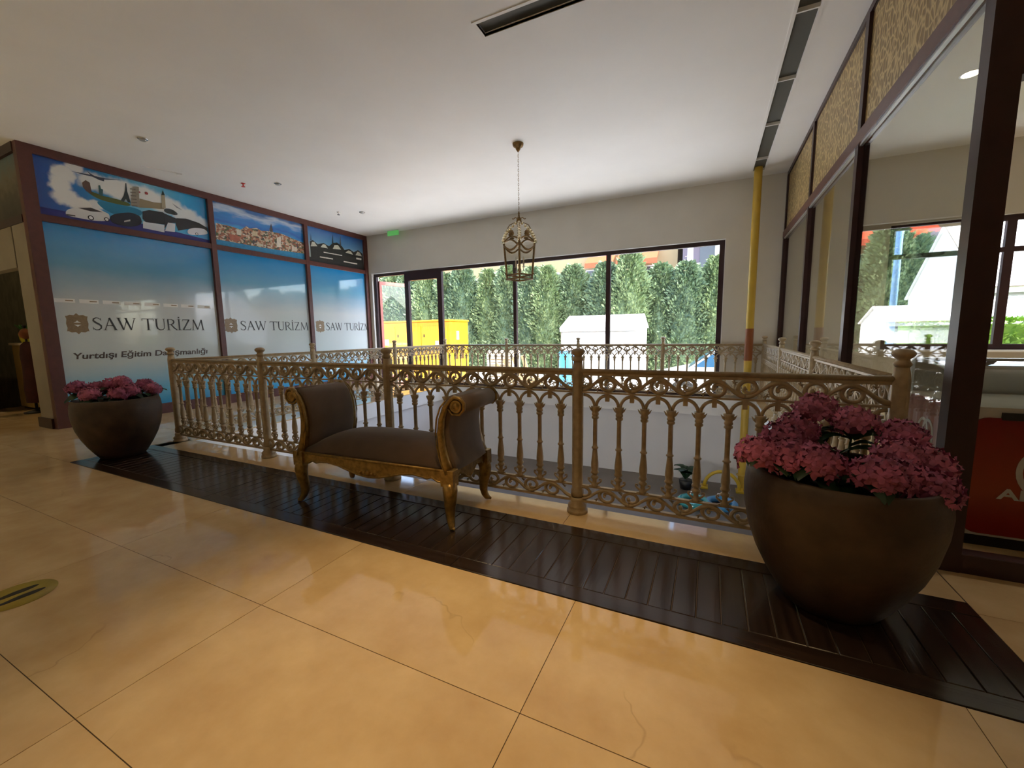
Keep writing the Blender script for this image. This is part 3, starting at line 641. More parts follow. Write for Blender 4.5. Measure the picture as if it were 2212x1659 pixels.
for k, (c, nm, lay) in cols.items(): flat(smooth(P1P[k]) if k in ('cloud','haze','island','water','car_white','car_dark','coach_body','trees') else P1P[k], M('print_'+k, c, .4, var=.03, scale=4), nm, p1, lay, 2.113, H3-.002)
for k, r in (('wheel1',.034),('wheel2',.030),('wheel3',.024)):
    c = P1P[k][0]; w_ = flat(disc(c, r), m_black, 'printed_wheel', p1, 7, 2.113, H3); flat(disc(c, r*.65), m_white, 'printed_hub', w_, 8, 2.113, H3)
for k in range(6):
    z = .37+.05*k; flat([(1.03,z),(1.10,z+.012),(1.10,z+.022),(1.03,z+.010)], cm('band',(.12,.09,.07)), 'printed_arcade', p1, 5)
for bx, bz, r in ((1.24,.62,.022),(1.15,.61,.012)): flat(disc((bx,bz), r), cm('balloon',(.35,.05,.05)), 'printed_balloon', p1, 4)
m_p2 = ramp_mat('city_sky', [(0,(.02,.25,.55)),(.45,(.03,.38,.72)),(.60,(.01,.12,.45)),(.75,(.02,.22,.60)),(.88,(.50,.60,.72)),(1,(.05,.16,.42))], 2, 0, H3, .15, .55, 2.2, (1,.8,3.2), coat=.5)
p2 = panel('printed_poster', 'city skyline poster with a waterfront and a pointed tower', 'poster', 2.03, 3.895, 2.93, 3.70, m_p2)
def city_mat():
    m, nt, b = base_mat('print_city'); N = nt.nodes; L = nt.links
    tc = N.new('ShaderNodeTexCoord'); mp = N.new('ShaderNodeMapping'); mp.inputs['Scale'].default_value = (1,1,1.3); L.new(tc.outputs['Object'], mp.inputs[0])
    vo = N.new('ShaderNodeTexVoronoi'); vo.inputs['Scale'].default_value = 26; vo.distance = 'CHEBYCHEV'; L.new(mp.outputs[0], vo.inputs['Vector'])
    sp = N.new('ShaderNodeSeparateColor'); L.new(vo.outputs['Color'], sp.inputs[0])
    rp = N.new('ShaderNodeValToRGB'); rp.color_ramp.interpolation = 'CONSTANT'; els = rp.color_ramp.elements
    els[0].color = (.30,.12,.07,1); els[1].position = .22; els[1].color = (.55,.42,.28,1)
    for p, c in ((.42,(.08,.07,.06)),(.55,(.42,.17,.10)),(.70,(.62,.55,.45)),(.85,(.10,.13,.06))):
        e = els.new(p); e.color = (*c,1)
    L.new(sp.outputs[0], rp.inputs[0]); L.new(rp.outputs[0], b.inputs['Base Color']); b.inputs['Roughness'].default_value = .4
    return m
flat(P2P['city'], city_mat(), 'printed_skyline', p2, 2, 1.863, H3); flat([(0,0),(1.865,0),(1.865,.15),(.8,.112),(0,.10)], cm('sea',(.03,.26,.50)), 'printed_water', p2, 1, 1.863, H3)
flat(P2P['tower'], cm('ctower',(.09,.09,.10)), 'printed_tower', p2, 3, 1.863, H3)
for k, c in (('b1',(.42,.13,.08)),('b2',(.72,.66,.56)),('b3',(.70,.60,.50)),('b4',(.66,.62,.52)),('b5',(.62,.52,.34)),('boat',(.6,.55,.42))): flat(P2P[k], cm(k, c), 'printed_building' if k != 'boat' else 'printed_boat', p2, 4, 1.863, H3)
m_p3 = ramp_mat('terminal_sky', [(0,(.35,.42,.36)),(.45,(.40,.52,.50)),(.62,(.12,.30,.52)),(1,(.015,.11,.38))], 2, 0, H3, .15, .15, 2, coat=.5)
p3 = panel('printed_poster', 'poster of a building with a row of dark arches and masts', 'poster', 3.98, 5.655, 2.93, 3.70, m_p3)
flat(P3P['hall'], cm('hall',(.025,.025,.022)), 'printed_hall', p3, 2, 1.672, H3)
flat([(0,0),(1.672,0),(1.672,.09),(0,.10)], cm('street',(.03,.028,.026)), 'printed_street', p3, 1)
for k in ('lun1','lun2','lun3','lun4','lun5'): flat(P3P[k], cm(k,(.52,.52,.42)), 'printed_arch', p3, 3, 1.672, H3)
for k in ('band1','band2','band3','band4'): flat(P3P[k], cm(k,(.62,.60,.52)), 'printed_light_band', p3, 3, 1.672, H3)
for k in ('mast1','mast2','mast3'): flat(P3P[k], cm(k,(.04,.05,.06)), 'printed_mast', p3, 3, 1.672, H3)

# ---- shop round the corner at the far left
m_pier = M('taupe_plaster', (.30,.265,.205), .7, var=.06, scale=3)
sl = MB().box(-2.95, XL-.06, -.31, -.20, .14, 2.80).build('wall_corner', m_pier); tag(sl, 'beige plaster pier beside the maroon corner post', 'wall', kind='structure')
MB().box(-2.99, XL-.06, -.335, -.18, 0, .14).build('plinth', m_frame_dk, sl)
MB().box(-6, XL-.06, -.32, -.22, 2.80, 2.90).build('transom', m_frame_dk, sl)
MB().box(-6, XL-.06, -.32, -.22, ZC-.12, ZC).build('head_rail', m_frame_dk, sl)
dk = ramp_mat('dim_mural', [(0,(.02,.02,.012)),(.35,(.06,.055,.035)),(.6,(.14,.13,.09)),(1,(.10,.17,.19))], 2, 0, .8, .4, .7, 7)
mu = MB().box(0, 3.4, 0, .02, 0, .78).build('printed_poster', dk, None, (-5.95, -.29, 2.905)); tag(mu, 'dim landscape poster above the doorway at the far left', 'poster')
struct('wall_left_shop', MB().box(-6, -2.99, -.31, -.20, 2.25, 2.80).box(-6, -5.2, -.31, -.20, 0, 2.25), m_pier, 'beige wall above the doorway at the far left', 'wall')
struct('wall_left_shop_back', MB().box(-6, -2.60, 2.4, 2.5, 0, ZC), M('olive_wall',(.16,.14,.09),.7,var=.2), 'dim olive wall inside the shop at the far left', 'wall')
struct('wall_left_shop_end', MB().box(-6.06, -6.0, -.19, 2.4, 0, ZC), M('dark_olive_panel',(.05,.05,.035),.6,var=.3,scale=4,stretch=(1,6,1)), 'dark olive panelled wall inside the shop at the far left', 'wall')
struct('wall_left_shop_side', MB().box(-2.62, -2.55, -.19, 2.4, 0, ZC), M('shop_lining',(.2,.17,.11),.7,var=.2), 'dim side wall inside the shop at the far left', 'wall')
cw = thing('display_counter', 'yellow lit display counter inside the doorway at the far left', 'counter', (-5.45, .52, 0))
MB().box(-.3,.3,-.3,.3,.04,1.16,.004).build('body', M('warm_laminate',(.50,.36,.12),.5,var=.1), cw); MB().box(-.33,.33,-.33,.33,1.16,1.20,.004).build('top', m_cream, cw); MB().box(-.27,.27,-.27,.27,0,.04).build('plinth', m_black, cw)
vs_ = thing('potted_plant', 'small green plant in a yellow pot on the far left counter', 'plant', (-5.30, .30, 1.20))
MB().lathe([(.07,0),(.09,.06),(.10,.16),(.085,.165),(.08,.14)], 12).build('pot', M('lime_pot',(.45,.42,.03),.5,var=.1), vs_)
for k in range(9):
    a = 2*PI*k/9; MB().add([(0,0,.15),(.05*math.cos(a)-.03*math.sin(a),.05*math.sin(a)+.03*math.cos(a),.26),(.14*math.cos(a),.14*math.sin(a),.33),(.05*math.cos(a)+.03*math.sin(a),.05*math.sin(a)-.03*math.cos(a),.26)], [(0,1,2,3)]).build('leaf', m_leaf2, vs_)
ct = thing('coat_stand', 'dark maroon coat hanging on a stand in the far left doorway', 'coat stand', (-4.75, .14, 0))
MB().lathe([(.16,0),(.16,.02),(.02,.05),(.016,1.45),(.03,1.5)], 12).build('stand', m_black, ct)
MB().lathe([(.17,.18),(.18,.4),(.15,.75),(.16,1.0),(.13,1.16),(.05,1.22)], 14, sy=.6).build('coat', M('dark_maroon_cloth',(.05,.012,.012),.9,var=.3), ct)
MB().lathe([(.01,1.26),(.07,1.30),(.08,1.36),(.05,1.42),(.01,1.45)], 12).build('hat', M('rust_cloth',(.20,.06,.02),.9,var=.2), ct)

# ================================================================== RIGHT: GLAZED SHOP WALL
def gold_mat():
    m, nt, b = base_mat('gold_embossed_paper'); N = nt.nodes; L = nt.links
    tc = N.new('ShaderNodeTexCoord'); mp = N.new('ShaderNodeMapping'); mp.inputs['Scale'].default_value = (1,1.0,.55); L.new(tc.outputs['Object'], mp.inputs[0])
    nz = N.new('ShaderNodeTexNoise'); nz.inputs['Scale'].default_value = 5; L.new(mp.outputs[0], nz.inputs['Vector'])
    ad = N.new('ShaderNodeVectorMath'); ad.operation = 'MULTIPLY_ADD'; ad.inputs[1].default_value = (.10,.10,.10); L.new(nz.outputs['Color'], ad.inputs[0]); L.new(mp.outputs[0], ad.inputs[2])
    vo = N.new('ShaderNodeTexVoronoi'); vo.feature = 'DISTANCE_TO_EDGE'; vo.inputs['Scale'].default_value = 21; L.new(ad.outputs[0], vo.inputs['Vector'])
    rp = N.new('ShaderNodeValToRGB'); rp.color_ramp.elements[0].position = .03; rp.color_ramp.elements[0].color = (.62,.48,.22,1); rp.color_ramp.elements[1].position = .16; rp.color_ramp.elements[1].color = (.27,.18,.065,1)
    L.new(vo.outputs[0], rp.inputs[0]); L.new(rp.outputs[0], b.inputs['Base Color']); b.inputs['Roughness'].default_value = .42; b.inputs['Metallic'].default_value = .25
    bp = N.new('ShaderNodeBump'); bp.inputs['Strength'].default_value = .5; bp.inputs['Distance'].default_value = .01; bp.invert = True
    L.new(vo.outputs[0], bp.inputs['Height']); L.new(bp.outputs[0], b.inputs['Normal']); return m
gw = MB().box(XR-.02, XR+.06, .15, YB, ZC-.06, ZC-.002).build('wall_shop_glazing', m_frame_dk); tag(gw, 'maroon framed glazed wall of the shop on the right', 'shopfront', kind='structure')
m_gold_p = gold_mat()
m_alu = M('brushed_aluminium', (.55,.57,.58), .35, .8)
posts = [(5.69, YB), (3.785,3.865), (1.86,1.945)]
for a, b in posts:
    MB().box(XR-.03, XR+.05, a, b, 0, 2.755).build('post', m_frame_dk, gw); MB().box(XR-.025, XR+.05, a, b, 2.86, ZC-.06).build('post', m_frame_dk, gw)
MB().box(XR-.035, XR+.06, .15, YB, 2.755, 2.86).build('transom', m_frame, gw)
MB().box(XR-.022, XR+.0, .15, YB, 2.735, 2.755).build('track', m_alu, gw)
MB().box(XR-.03, XR+.05, .15, 5.69, 0, .09).build('kick_rail', m_frame_dk, gw)
edges = [(.15,1.86),(1.945,3.785),(3.865,5.69)]
for i, (a, b) in enumerate(edges):
    MB().box(XR+.008, XR+.016, a, b, .09, 2.735).build('pane', m_shopglass, gw)
    g = MB().box(0, .012, 0, b-a, 0, ZC-.06-2.86).build('gold_panel', m_gold_p, gw, (XR+.0, a, 2.86))
# corner column, header, threshold
col = MB().box(6.825, 6.935, .065, .15, 0, ZC-.002, 0).build('corner_column', m_frame_dk); tag(col, 'thick dark maroon corner column of the shop', 'column', kind='structure')
hd = MB().box(6.935, 12, .07, .15, 2.335, ZC-.002).build('trim_4', m_frame_dk); tag(hd, 'dark maroon header over the shop front', 'header', kind='structure')
MB().box(6.935, 12, .07, .15, 0, .10, .004).build('sill', m_frame_dk, hd)
# shop window in the back wall
w2 = MB().box(SWX0, SWX1, YB+.07, YB+.13, SWZ1-.08, SWZ1).build('window_2', m_frame_dk); tag(w2, 'dark framed window at the back of the shop', 'window', kind='structure')
for a, b in ((SWX0, SWX0+.07), (9.50, 9.60), (SWX1-.07, SWX1)): MB().box(a, b, YB+.07, YB+.13, SWZ0, SWZ1-.08).build('mullion', m_frame_dk, w2)
for a, b in ((SWX0+.07, 9.50), (9.60, SWX1-.07)):
    MB().box(a, b, YB+.07, YB+.13, 2.29, 2.36).build('rail', m_frame_dk, w2); MB().box(a, b, YB+.07, YB+.13, SWZ0, SWZ0+.08).build('rail', m_frame_dk, w2)
    MB().box(a, b, YB+.098, YB+.104, SWZ0+.08, 2.29).build('pane', m_glass, w2); MB().box(a, b, YB+.098, YB+.104, 2.36, SWZ1-.08).build('pane', m_glass, w2)
MB().box(SWX0-.02, SWX1+.02, YB-.06, YB+.06, SWZ0-.03, SWZ0).build('sill', m_white, w2)

# ---- freezer
m_fred = ramp_mat('freezer_red', [(0,(.26,.006,.005)),(.45,(.36,.045,.007)),(1,(.22,.004,.005))], 2, 0, .75, .3)
m_fwhite = M('freezer_white', (.62,.60,.55), .35, var=.04)
m_fglass = glass_mat('freezer_lid_glass', (.75,.78,.76), 1.6)
fz = thing('ice_cream_freezer', 'red ice cream freezer with curved glass lid behind the corner column', 'freezer', (7.05, .45, 0))
def rrect(w, h, r, n=5, x0=0, z0=0):
    out = []
    for cx_, cz_, a0 in ((w-r,r,-90),(w-r,h-r,0),(r,h-r,90),(r,r,180)):
        for i in range(n+1): a = math.radians(a0+90*i/n); out.append((x0+cx_+r*math.cos(a), z0+cz_+r*math.sin(a)))
    return out
FW, FD = 1.5, .74
MB().box(0, FW, 0, FD, .07, .80).build('body', m_fwhite, fz); MB().box(.03, FW-.03, .03, FD-.03, 0, .07).build('plinth', m_black, fz)
pn = MB().prism(rrect(FW-.05, .66, .07, 5, .025, .085), lambda a,b,d: (a,d,b), -.008, 0).build('front_panel', m_fred, fz)
sp = MB().prism([(y,z) for y,z in rrect(FD-.05, .70, .09, 5, .025, .085)], lambda a,b,d: (d,a,b), -.008, 0).build('side_panel', m_fred, fz)
MB().box(.14,.36,-.014,0,.735,.775).build('name_plate', m_black, fz)
lid = MB(); prof = [(0,.80),(.02,.86),(.10,.93),(.25,.985),(.45,1.01),(FD-.04,1.02)]
lid.tube([(.015,y,z) for y,z in prof], .014, 6, square=False); lid.tube([(FW-.015,y,z) for y,z in prof], .014, 6); lid.box(0, FW, FD-.06, FD, .80, 1.03); lid.build('lid_frame', m_alu, fz)
gl = MB(); vs = []; 
for y, z in prof: vs += [(.02,y,z),(FW-.02,y,z)]
gl.add(vs, [(2*i,2*i+1,2*i+3,2*i+2) for i in range(len(prof)-1)], True); gl.build('lid_glass', m_fglass, fz)
def heart_logo(par, fn, cx_, cz_, r):
    e = MB()
    for s_ in (1,-1):
        P = []
        for i in range(31):
            t = i/30; a = math.radians(-78+ (340)*t); rr = r*(1-.62*t)
            P.append((cx_+s_*(-.42*r*t - .0) - s_*(rr*math.cos(a+PI) if False else 0) , 0))
        P = []
        for i in range(33):
            t = i/32; a = math.radians(250 - 395*t); rr = r*(1.0-.58*t)
            x = -.30*r*(1) + rr*math.cos(a)*.80 + .30*r*(1-t)*.4; z = rr*math.sin(a)
            P.append((cx_ + (x if s_ == 1 else -x), cz_ + z))
        L, Rr = ribbon(P, [r*.20*(1-.3*i/32) for i in range(33)])
        for i in range(32): e.prism([L[i],L[i+1],Rr[i+1],Rr[i]], fn, 0, .002)
    return e.build('printed_logo', m_fwhite, par)
heart_logo(pn, lambda a,b,d: (a,-.0085-d,b), .36, .47, .14)
tmf = fit_mesh(text_mesh('ALGIDA', .1, .003), .44, .062, lambda a,b,d: (a, -.0105+d*.5, b)); put('printed_lettering', tmf, m_fwhite, pn, (.155,0,.295))
heart_logo(sp, lambda a,b,d: (-.0085-d,a,b), .42, .56, .11)
tms = fit_mesh(text_mesh('ALGIDA', .1, .003), .30, .05, lambda a,b,d: (-.0105+d*.5, a, b)); 
for v in tms.vertices: v.co.y = .30-v.co.y
put('printed_lettering', tms, m_fwhite, sp, (0,.27,.41))

# ================================================================== BENCH
bn = thing('gilded_bench', 'gilded window bench with brown velvet seat and rolled arms', 'bench', (3.645,-.365,.004), math.radians(3.0))
prof = [(.640,.365),(.612,.44),(.592,.53),(.585,.62),(.596,.71),(.625,.785),(.665,.83)]
def arm(s_):
    P = prof
    # upholstered panel between front and back posts (thick, lightly padded)
    e = MB(); n_ = len(P); T = .034
    rows = []
    for i,(x,z) in enumerate(P):
        a = P[max(0,i-1)]; b = P[min(n_-1,i+1)]; dx, dz = b[0]-a[0], b[1]-a[1]; l = math.hypot(dx,dz); nx, nz = dz/l, -dx/l
        rows.append([(s_*(x+nx*T*k), z+nz*T*k) for k in (-1,1)])
    Ys = [-.215,-.20,-.1,0,.1,.20,.215]; pad = [0,.006,.014,.016,.014,.006,0]
    vs = []
    for (p0,p1) in rows:
        for y, q in zip(Ys, pad): vs.append((p0[0]-s_*q, y, p0[1]))
        for y, q in zip(reversed(Ys), reversed(pad)): vs.append((p1[0]+s_*q, y, p1[1]))
    m_ = 2*len(Ys); fs = []
    for i in range(n_-1):
        for k in range(m_): fs.append((i*m_+k, i*m_+(k+1)%m_, (i+1)*m_+(k+1)%m_, (i+1)*m_+k))
    fs.append(tuple(range(m_))); fs.append(tuple((n_-1)*m_+k for k in reversed(range(m_))))
    e.add(vs, fs, True); e.build('arm_panel', m_velvet, bn)
    cx_, cz_, rr = .700, .795, .058
    ro = MB(); ro.tube([(s_*cx_, -.212, cz_), (s_*cx_, .212, cz_)], rr, 18); ro.build('arm_roll', m_velvet, bn)
    for y in (-.238, .238):
        po = MB(); pts = [(s_*x, y, z) for x, z in P] + [(s_*(cx_+rr*math.cos(a)*1.0), y, cz_+rr*math.sin(a)) for a in (math.radians(100), math.radians(60), math.radians(20), math.radians(-20), math.radians(-65), math.radians(-115), math.radians(-160))]
        rad = [.050,.043,.037,.034,.031,.028,.024] + [.020,.018,.016,.014,.013,.012,.010]
        po.tube(pts, rad, 8, aspect=.62, upv=(0,1,0)); o = po.build('arm_post', m_gold, bn)
        ro2 = MB(); sg = -1 if y < 0 else 1
        ro2.lathe([(.040,0),(.042,.010),(.034,.016),(.026,.010),(.020,.010),(.014,.018),(.004,.020)], 16)
        ro2.build('scroll_rosette', m_gold, o, (s_*cx_, y-.0*sg, cz_), (PI/2 if sg < 0 else -PI/2, 0, 0))
        b2 = MB(); b2.tube([(s_*(x-.028), y+sg*.020, z) for x, z in P], .0055, 6); b2.build('beading', m_gold, o)
for s_ in (-1, 1): arm(s_)
# seat cushion: crowned loft
e = MB(); nx_, ny_ = 17, 9; vs = []; fs = []
for i in range(nx_):
    for j in range(ny_):
        u = -1+2*i/(nx_-1); v = -1+2*j/(ny_-1); ed = (1-abs(u)**6)*(1-abs(v)**5)
        vs.append((u*.612, v*.245, .40+.095*ed+.045*(1-u*u)*(1-v*v)))
for i in range(nx_-1):
    for j in range(ny_-1): fs.append((i*ny_+j, (i+1)*ny_+j, (i+1)*ny_+j+1, i*ny_+j+1))
bl = len(vs); ring = [i*ny_ for i in range(nx_)] + [(nx_-1)*ny_+j for j in range(1,ny_)] + [i*ny_+ny_-1 for i in range(nx_-2,-1,-1)] + [j for j in range(ny_-2,0,-1)]
for r_ in ring: vs.append((vs[r_][0], vs[r_][1], .375))
for k in range(len(ring)): k2 = (k+1)%len(ring); fs.append((ring[k], ring[k2], bl+k2, bl+k))
fs.append(tuple(bl+k for k in range(len(ring))))
e.add(vs, fs, True); e.build('seat', m_velvet2, bn)
def apron(L, y0, y1, nm, rot=False):
    low = [(-1,.295),(-.93,.300),(-.86,.322),(-.80,.310),(-.74,.318),(-.62,.325),(-.45,.312),(-.30,.288),(-.16,.268),(-.06,.262),(0,.258)]
    low = low + [(-a,b) for a,b in reversed(low[:-1])]
    poly = [(-L,.385)] + [(a*L,b) for a,b in low] + [(L,.385)]
    e = MB()
    for (a0,b0),(a1,b1) in zip(low[:-1], low[1:]):
        q = [(a0*L,.385),(a0*L,b0),(a1*L,b1),(a1*L,.385)]
        e.prism(q, (lambda a,b,d: (d,a,b)) if rot else (lambda a,b,d: (a,d,b)), y0, y1)
    o = e.build(nm, m_gold, bn)
    sg = 1 if (y0+y1) > 0 else -1; yy = max(abs(y0),abs(y1))*sg
    mo = MB(); f3 = (lambda a,b: (yy,a,b)) if rot else (lambda a,b: (a,yy,b))
    mo.tube([f3(a*L,b+.008) for a,b in low], .006, 6); mo.tube([f3(-L,.382), f3(L,.382)], .009, 6); mo.build('moulding', m_gold, o)
    if not rot:
        ca = MB()
        for k, (dx, rr) in enumerate(((0,.020),(-.035,.014),(.035,.014),(-.065,.010),(.065,.010))): ca.sphere((dx, yy, .295), rr, 8, 6)
        ca.build('carved_shell', m_gold, o)
apron(.60, -.262, -.236, 'front_apron'); apron(.60, .236, .262, 'back_apron')
apron(.20, -.652, -.628, 'side_apron', True); apron(.20, .628, .652, 'side_apron', True)
for sx in (-1, 1):
    for sy in (-1, 1):
        e = MB(); x0, y0 = sx*.640, sy*.245
        pts = [(0,0,.30),(.006,.006,.25),(.004,.004,.20),(-.004,-.004,.14),(-.006,-.006,.09),(.0,.0,.05),(.012,.012,.022),(.024,.024,.012)]
        e.tube([(x0+sx*a, y0+sy*b, z) for a,b,z in pts], [.046,.047,.043,.036,.030,.025,.022,.014], 10, upv=(0,1,0))
        o = e.build('leg', m_gold, bn)
        MB().box(x0-.045, x0+.045, y0-.035, y0+.035, .285, .392, .004).build('corner_block', m_gold, o)
        t_ = MB()
        for q in (-.014, 0, .014): t_.sphere((x0+sx*(.022)+q*.8, y0+sy*.022, .011), .011, 8, 6)
        t_.build('claw', m_gold, o)

# ================================================================== PLANTERS AND HYDRANGEAS
pot_prof = [(.165,0),(.185,.006),(.215,.05),(.262,.13),(.305,.22),(.338,.32),(.357,.42),(.362,.50),(.356,.57),(.345,.615),(.335,.622),(.322,.615),(.328,.56),(.318,.50)]
def planter(label, x, y):
    t = thing('round_planter', label, 'planter', (x,y,.004), 0, 'bronze planters at the ends of the wooden strip')
    MB().lathe(pot_prof, 48).build('pot', m_pot, t)
    MB().lathe([(.001,.50),(.31,.52),(.318,.515)], 24, caps=False).build('soil', m_soil, t)
    return t
RP_ = (6.285,-.455); LP_ = (.085,-.575)
planter('large dark bronze planter of pink hydrangeas at the right front', *RP_)
planter('large dark bronze planter of pink hydrangeas beside the blue shopfront', *LP_)
def bloom_mesh(seed):
    rnd = random.Random(seed); m = MB(); N_ = 46
    for i in range(N_):
        z = 1-1.55*(i+.5)/N_; a = i*2.39996; r = math.sqrt(max(0,1-z*z)); R_ = .086*rnd.uniform(.88,1.08)
        n_ = Vector((r*math.cos(a), r*math.sin(a), z*.82)); c = n_*R_; n_.normalize()
        t1 = n_.cross(Vector((rnd.random()-.5,rnd.random()-.5,rnd.random()-.5))).normalized(); t2 = n_.cross(t1)
        for k in range(4):
            b = PI/2*k + rnd.uniform(-.25,.25); d = t1*math.cos(b)+t2*math.sin(b); e_ = n_.cross(d); L_ = .027*rnd.uniform(.8,1.2); wv = rnd.uniform(.15,.55)
            m.add([c, c+d*L_*.5+e_*L_*.42+n_*L_*wv*.5, c+d*L_+e_*L_*.22+n_*L_*wv*.2, c+d*L_*1.12+n_*L_*wv, c+d*L_-e_*L_*.25+n_*L_*wv*.25, c+d*L_*.5-e_*L_*.42+n_*L_*wv*.5], [(0,1,2,3),(0,3,4,5)], True)
    m.sphere((0,0,0), .066, 10, 7, .85)
    return m.mesh('petal_cluster')
def leaf_mesh():
    m = MB(); L_, Wd = .15, .052; vs = []; n_ = 6
    for i in range(n_+1):
        t = i/n_; w = Wd*math.sin(PI*min(1,t*.92+.06))**.8; z = .035*math.sin(PI*t)-.03*t*t
        vs += [(t*L_, -w, z-.008), (t*L_, 0, z+.006), (t*L_, w, z-.008)]
    fs = []
    for i in range(n_): fs += [(3*i,3*i+1,3*i+4,3*i+3),(3*i+1,3*i+2,3*i+5,3*i+4)]
    return m.add(vs, fs, True).mesh('leaf')
blooms = [bloom_mesh(k) for k in range(4)]; lf = leaf_mesh()
for b in blooms: b.materials.append(m_pink)
m_pinks = [M('rose_petal_%d' % k, c, .7, var=.35, scale=16) for k, c in enumerate(((.47,.125,.24),(.40,.10,.20),(.54,.16,.28)))]
def hydrangea(px, py, pz, pc, label, grp, i, sc=1.0, leaves=4):
    t = thing('hydrangea', label, 'flower', (pc[0], pc[1], .52), 0, grp)
    rel = Vector((px-pc[0], py-pc[1], pz-.52)); base = Vector((rel.x*.45, rel.y*.45, 0)); t.location = (pc[0]+base.x, pc[1]+base.y, .515)
    top = rel-base
    me = blooms[i % 4]
    o = bpy.data.objects.new('petal_cluster', me); C.objects.link(o); o.parent = t; o.location = top; o.scale = (sc,)*3; o.rotation_euler = (random.uniform(-.3,.3),random.uniform(-.3,.3),random.uniform(0,6))
    o.material_slots[0].link = 'OBJECT'; o.material_slots[0].material = m_pinks[i % 3]
    MB().tube([(0,0,-.02), top*.5+Vector((0,0,.01)), top-Vector((0,0,.03))], .005, 5).build('stem', m_stem, t)
    for k in range(leaves):
        a = random.uniform(0,2*PI); h = random.uniform(.35,.8)
        put('leaf', lf, m_leaf, t, tuple(top*h), (random.uniform(-.4,.4), random.uniform(-.5,.25), a), (random.uniform(.75,1.1),)*3)
    return t
Rb = [((5.957+.0,-.62,.70),'pink hydrangea at the far left edge of the right planter'),((6.065,-.50,.745),'pink hydrangea second from the left in the right planter'),((6.233,-.20,.845),'pink hydrangea standing highest at the back of the right planter'),((6.137,-.35,.765),'pink hydrangea just below the highest one in the right planter'),
 ((6.165,-.66,.70),'pink hydrangea at the front left over the right planter rim'),((6.376,-.25,.80),'pink hydrangea right of the highest one at the back of the right planter'),((6.535,-.30,.755),'pink hydrangea at the back right of the right planter, under the corner post'),((6.345,-.70,.675),'pink hydrangea at the front centre over the right planter rim'),
 ((6.575,-.45,.672),'pink hydrangea at the right edge of the right planter'),((6.545,-.60,.625),'pink hydrangea lowest at the right rim of the right planter'),((6.075,-.62,.70),'pink hydrangea between the leftmost blooms of the right planter'),((6.48,-.46,.70),'pink hydrangea right of the centre gap in the right planter'),((6.44,-.60,.655),'pink hydrangea between the two front right blooms of the right planter')]
for i, (p, l) in enumerate(Rb): hydrangea(*p, RP_, l, 'hydrangeas in the right planter', i, 1.0 if p[2] > .66 else .92, 5)
vd = Vector((LP_[0]-5.742, LP_[1]+2.663)).normalized(); rdv = Vector((-vd.y, vd.x))*-1
Lb = [(171,821,.05,'pink hydrangea at the left edge of the far planter'),(198,838,-.15,'pink hydrangea drooping at the front left of the far planter'),(212,828,.12,'pink hydrangea behind the drooping one in the far planter'),(242,819,.05,'pink hydrangea left of the top bloom in the far planter'),(270,813,.0,'pink hydrangea standing highest in the far planter'),(285,834,-.15,'pink hydrangea at the front right of the far planter'),(322,828,.1,'pink hydrangea at the back right of the far planter'),(338,840,-.02,'pink hydrangea at the right edge of the far planter'),(258,842,-.2,'pink hydrangea at the front centre of the far planter')]
for i, (u, v, dep, l) in enumerate(Lb):
    lat = (u-252)/288.; z = .62+(860-v)/288.
    hydrangea(LP_[0]+rdv.x*lat+vd.x*dep, LP_[1]+rdv.y*lat+vd.y*dep, z, LP_, l, 'hydrangeas in the far planter', i+1, .9, 4)

# ================================================================== LANTERN
LX, LY = 3.286, 2.779
ln = thing('hanging_lantern', 'brass hanging lantern with glass panes and crystal garlands', 'lantern', (LX,LY,2.0), math.radians(45-20))
MB().lathe([(.010,1.70),(.018,1.715),(.03,1.73),(.034,1.75),(.060,1.765),(.072,1.78),(.076,1.808),(.076,1.809)], 20).build('ceiling_rose', m_brass, ln)
lk = MB()
for k in range(26):
    z = .905+.031*k; ax = k % 2
    lk.tube([(.007*math.cos(a)*(1-ax), .007*math.cos(a)*ax, z+.020*math.sin(a)) for a in [2*PI*i/10 for i in range(10)]], .0022, 5, closed=True)
lk.build('chain', m_brass, ln)
MB().lathe([(.010,.49),(.024,.50),(.016,.53),(.026,.55),(.017,.58),(.026,.61),(.017,.64),(.026,.67),(.018,.70),(.028,.73),(.019,.76),(.036,.80),(.034,.82),(.016,.85),(.010,.88),(.013,.90),(.004,.915)], 14).build('stem', m_brass, ln)
RB, RT = .175, .215
def corner(k, R_): a = PI/2*k; return Vector((R_*math.cos(a), R_*math.sin(a), 0))
fr = MB(); fr2 = MB()
for zz in (.0, .055): 
    rr = RB + .012*(1 if zz == 0 else .5)
    MB().tube([corner(k, rr)+Vector((0,0,zz)) for k in range(4)], .013, 6, closed=True).build('bottom_ring', m_brass, ln)
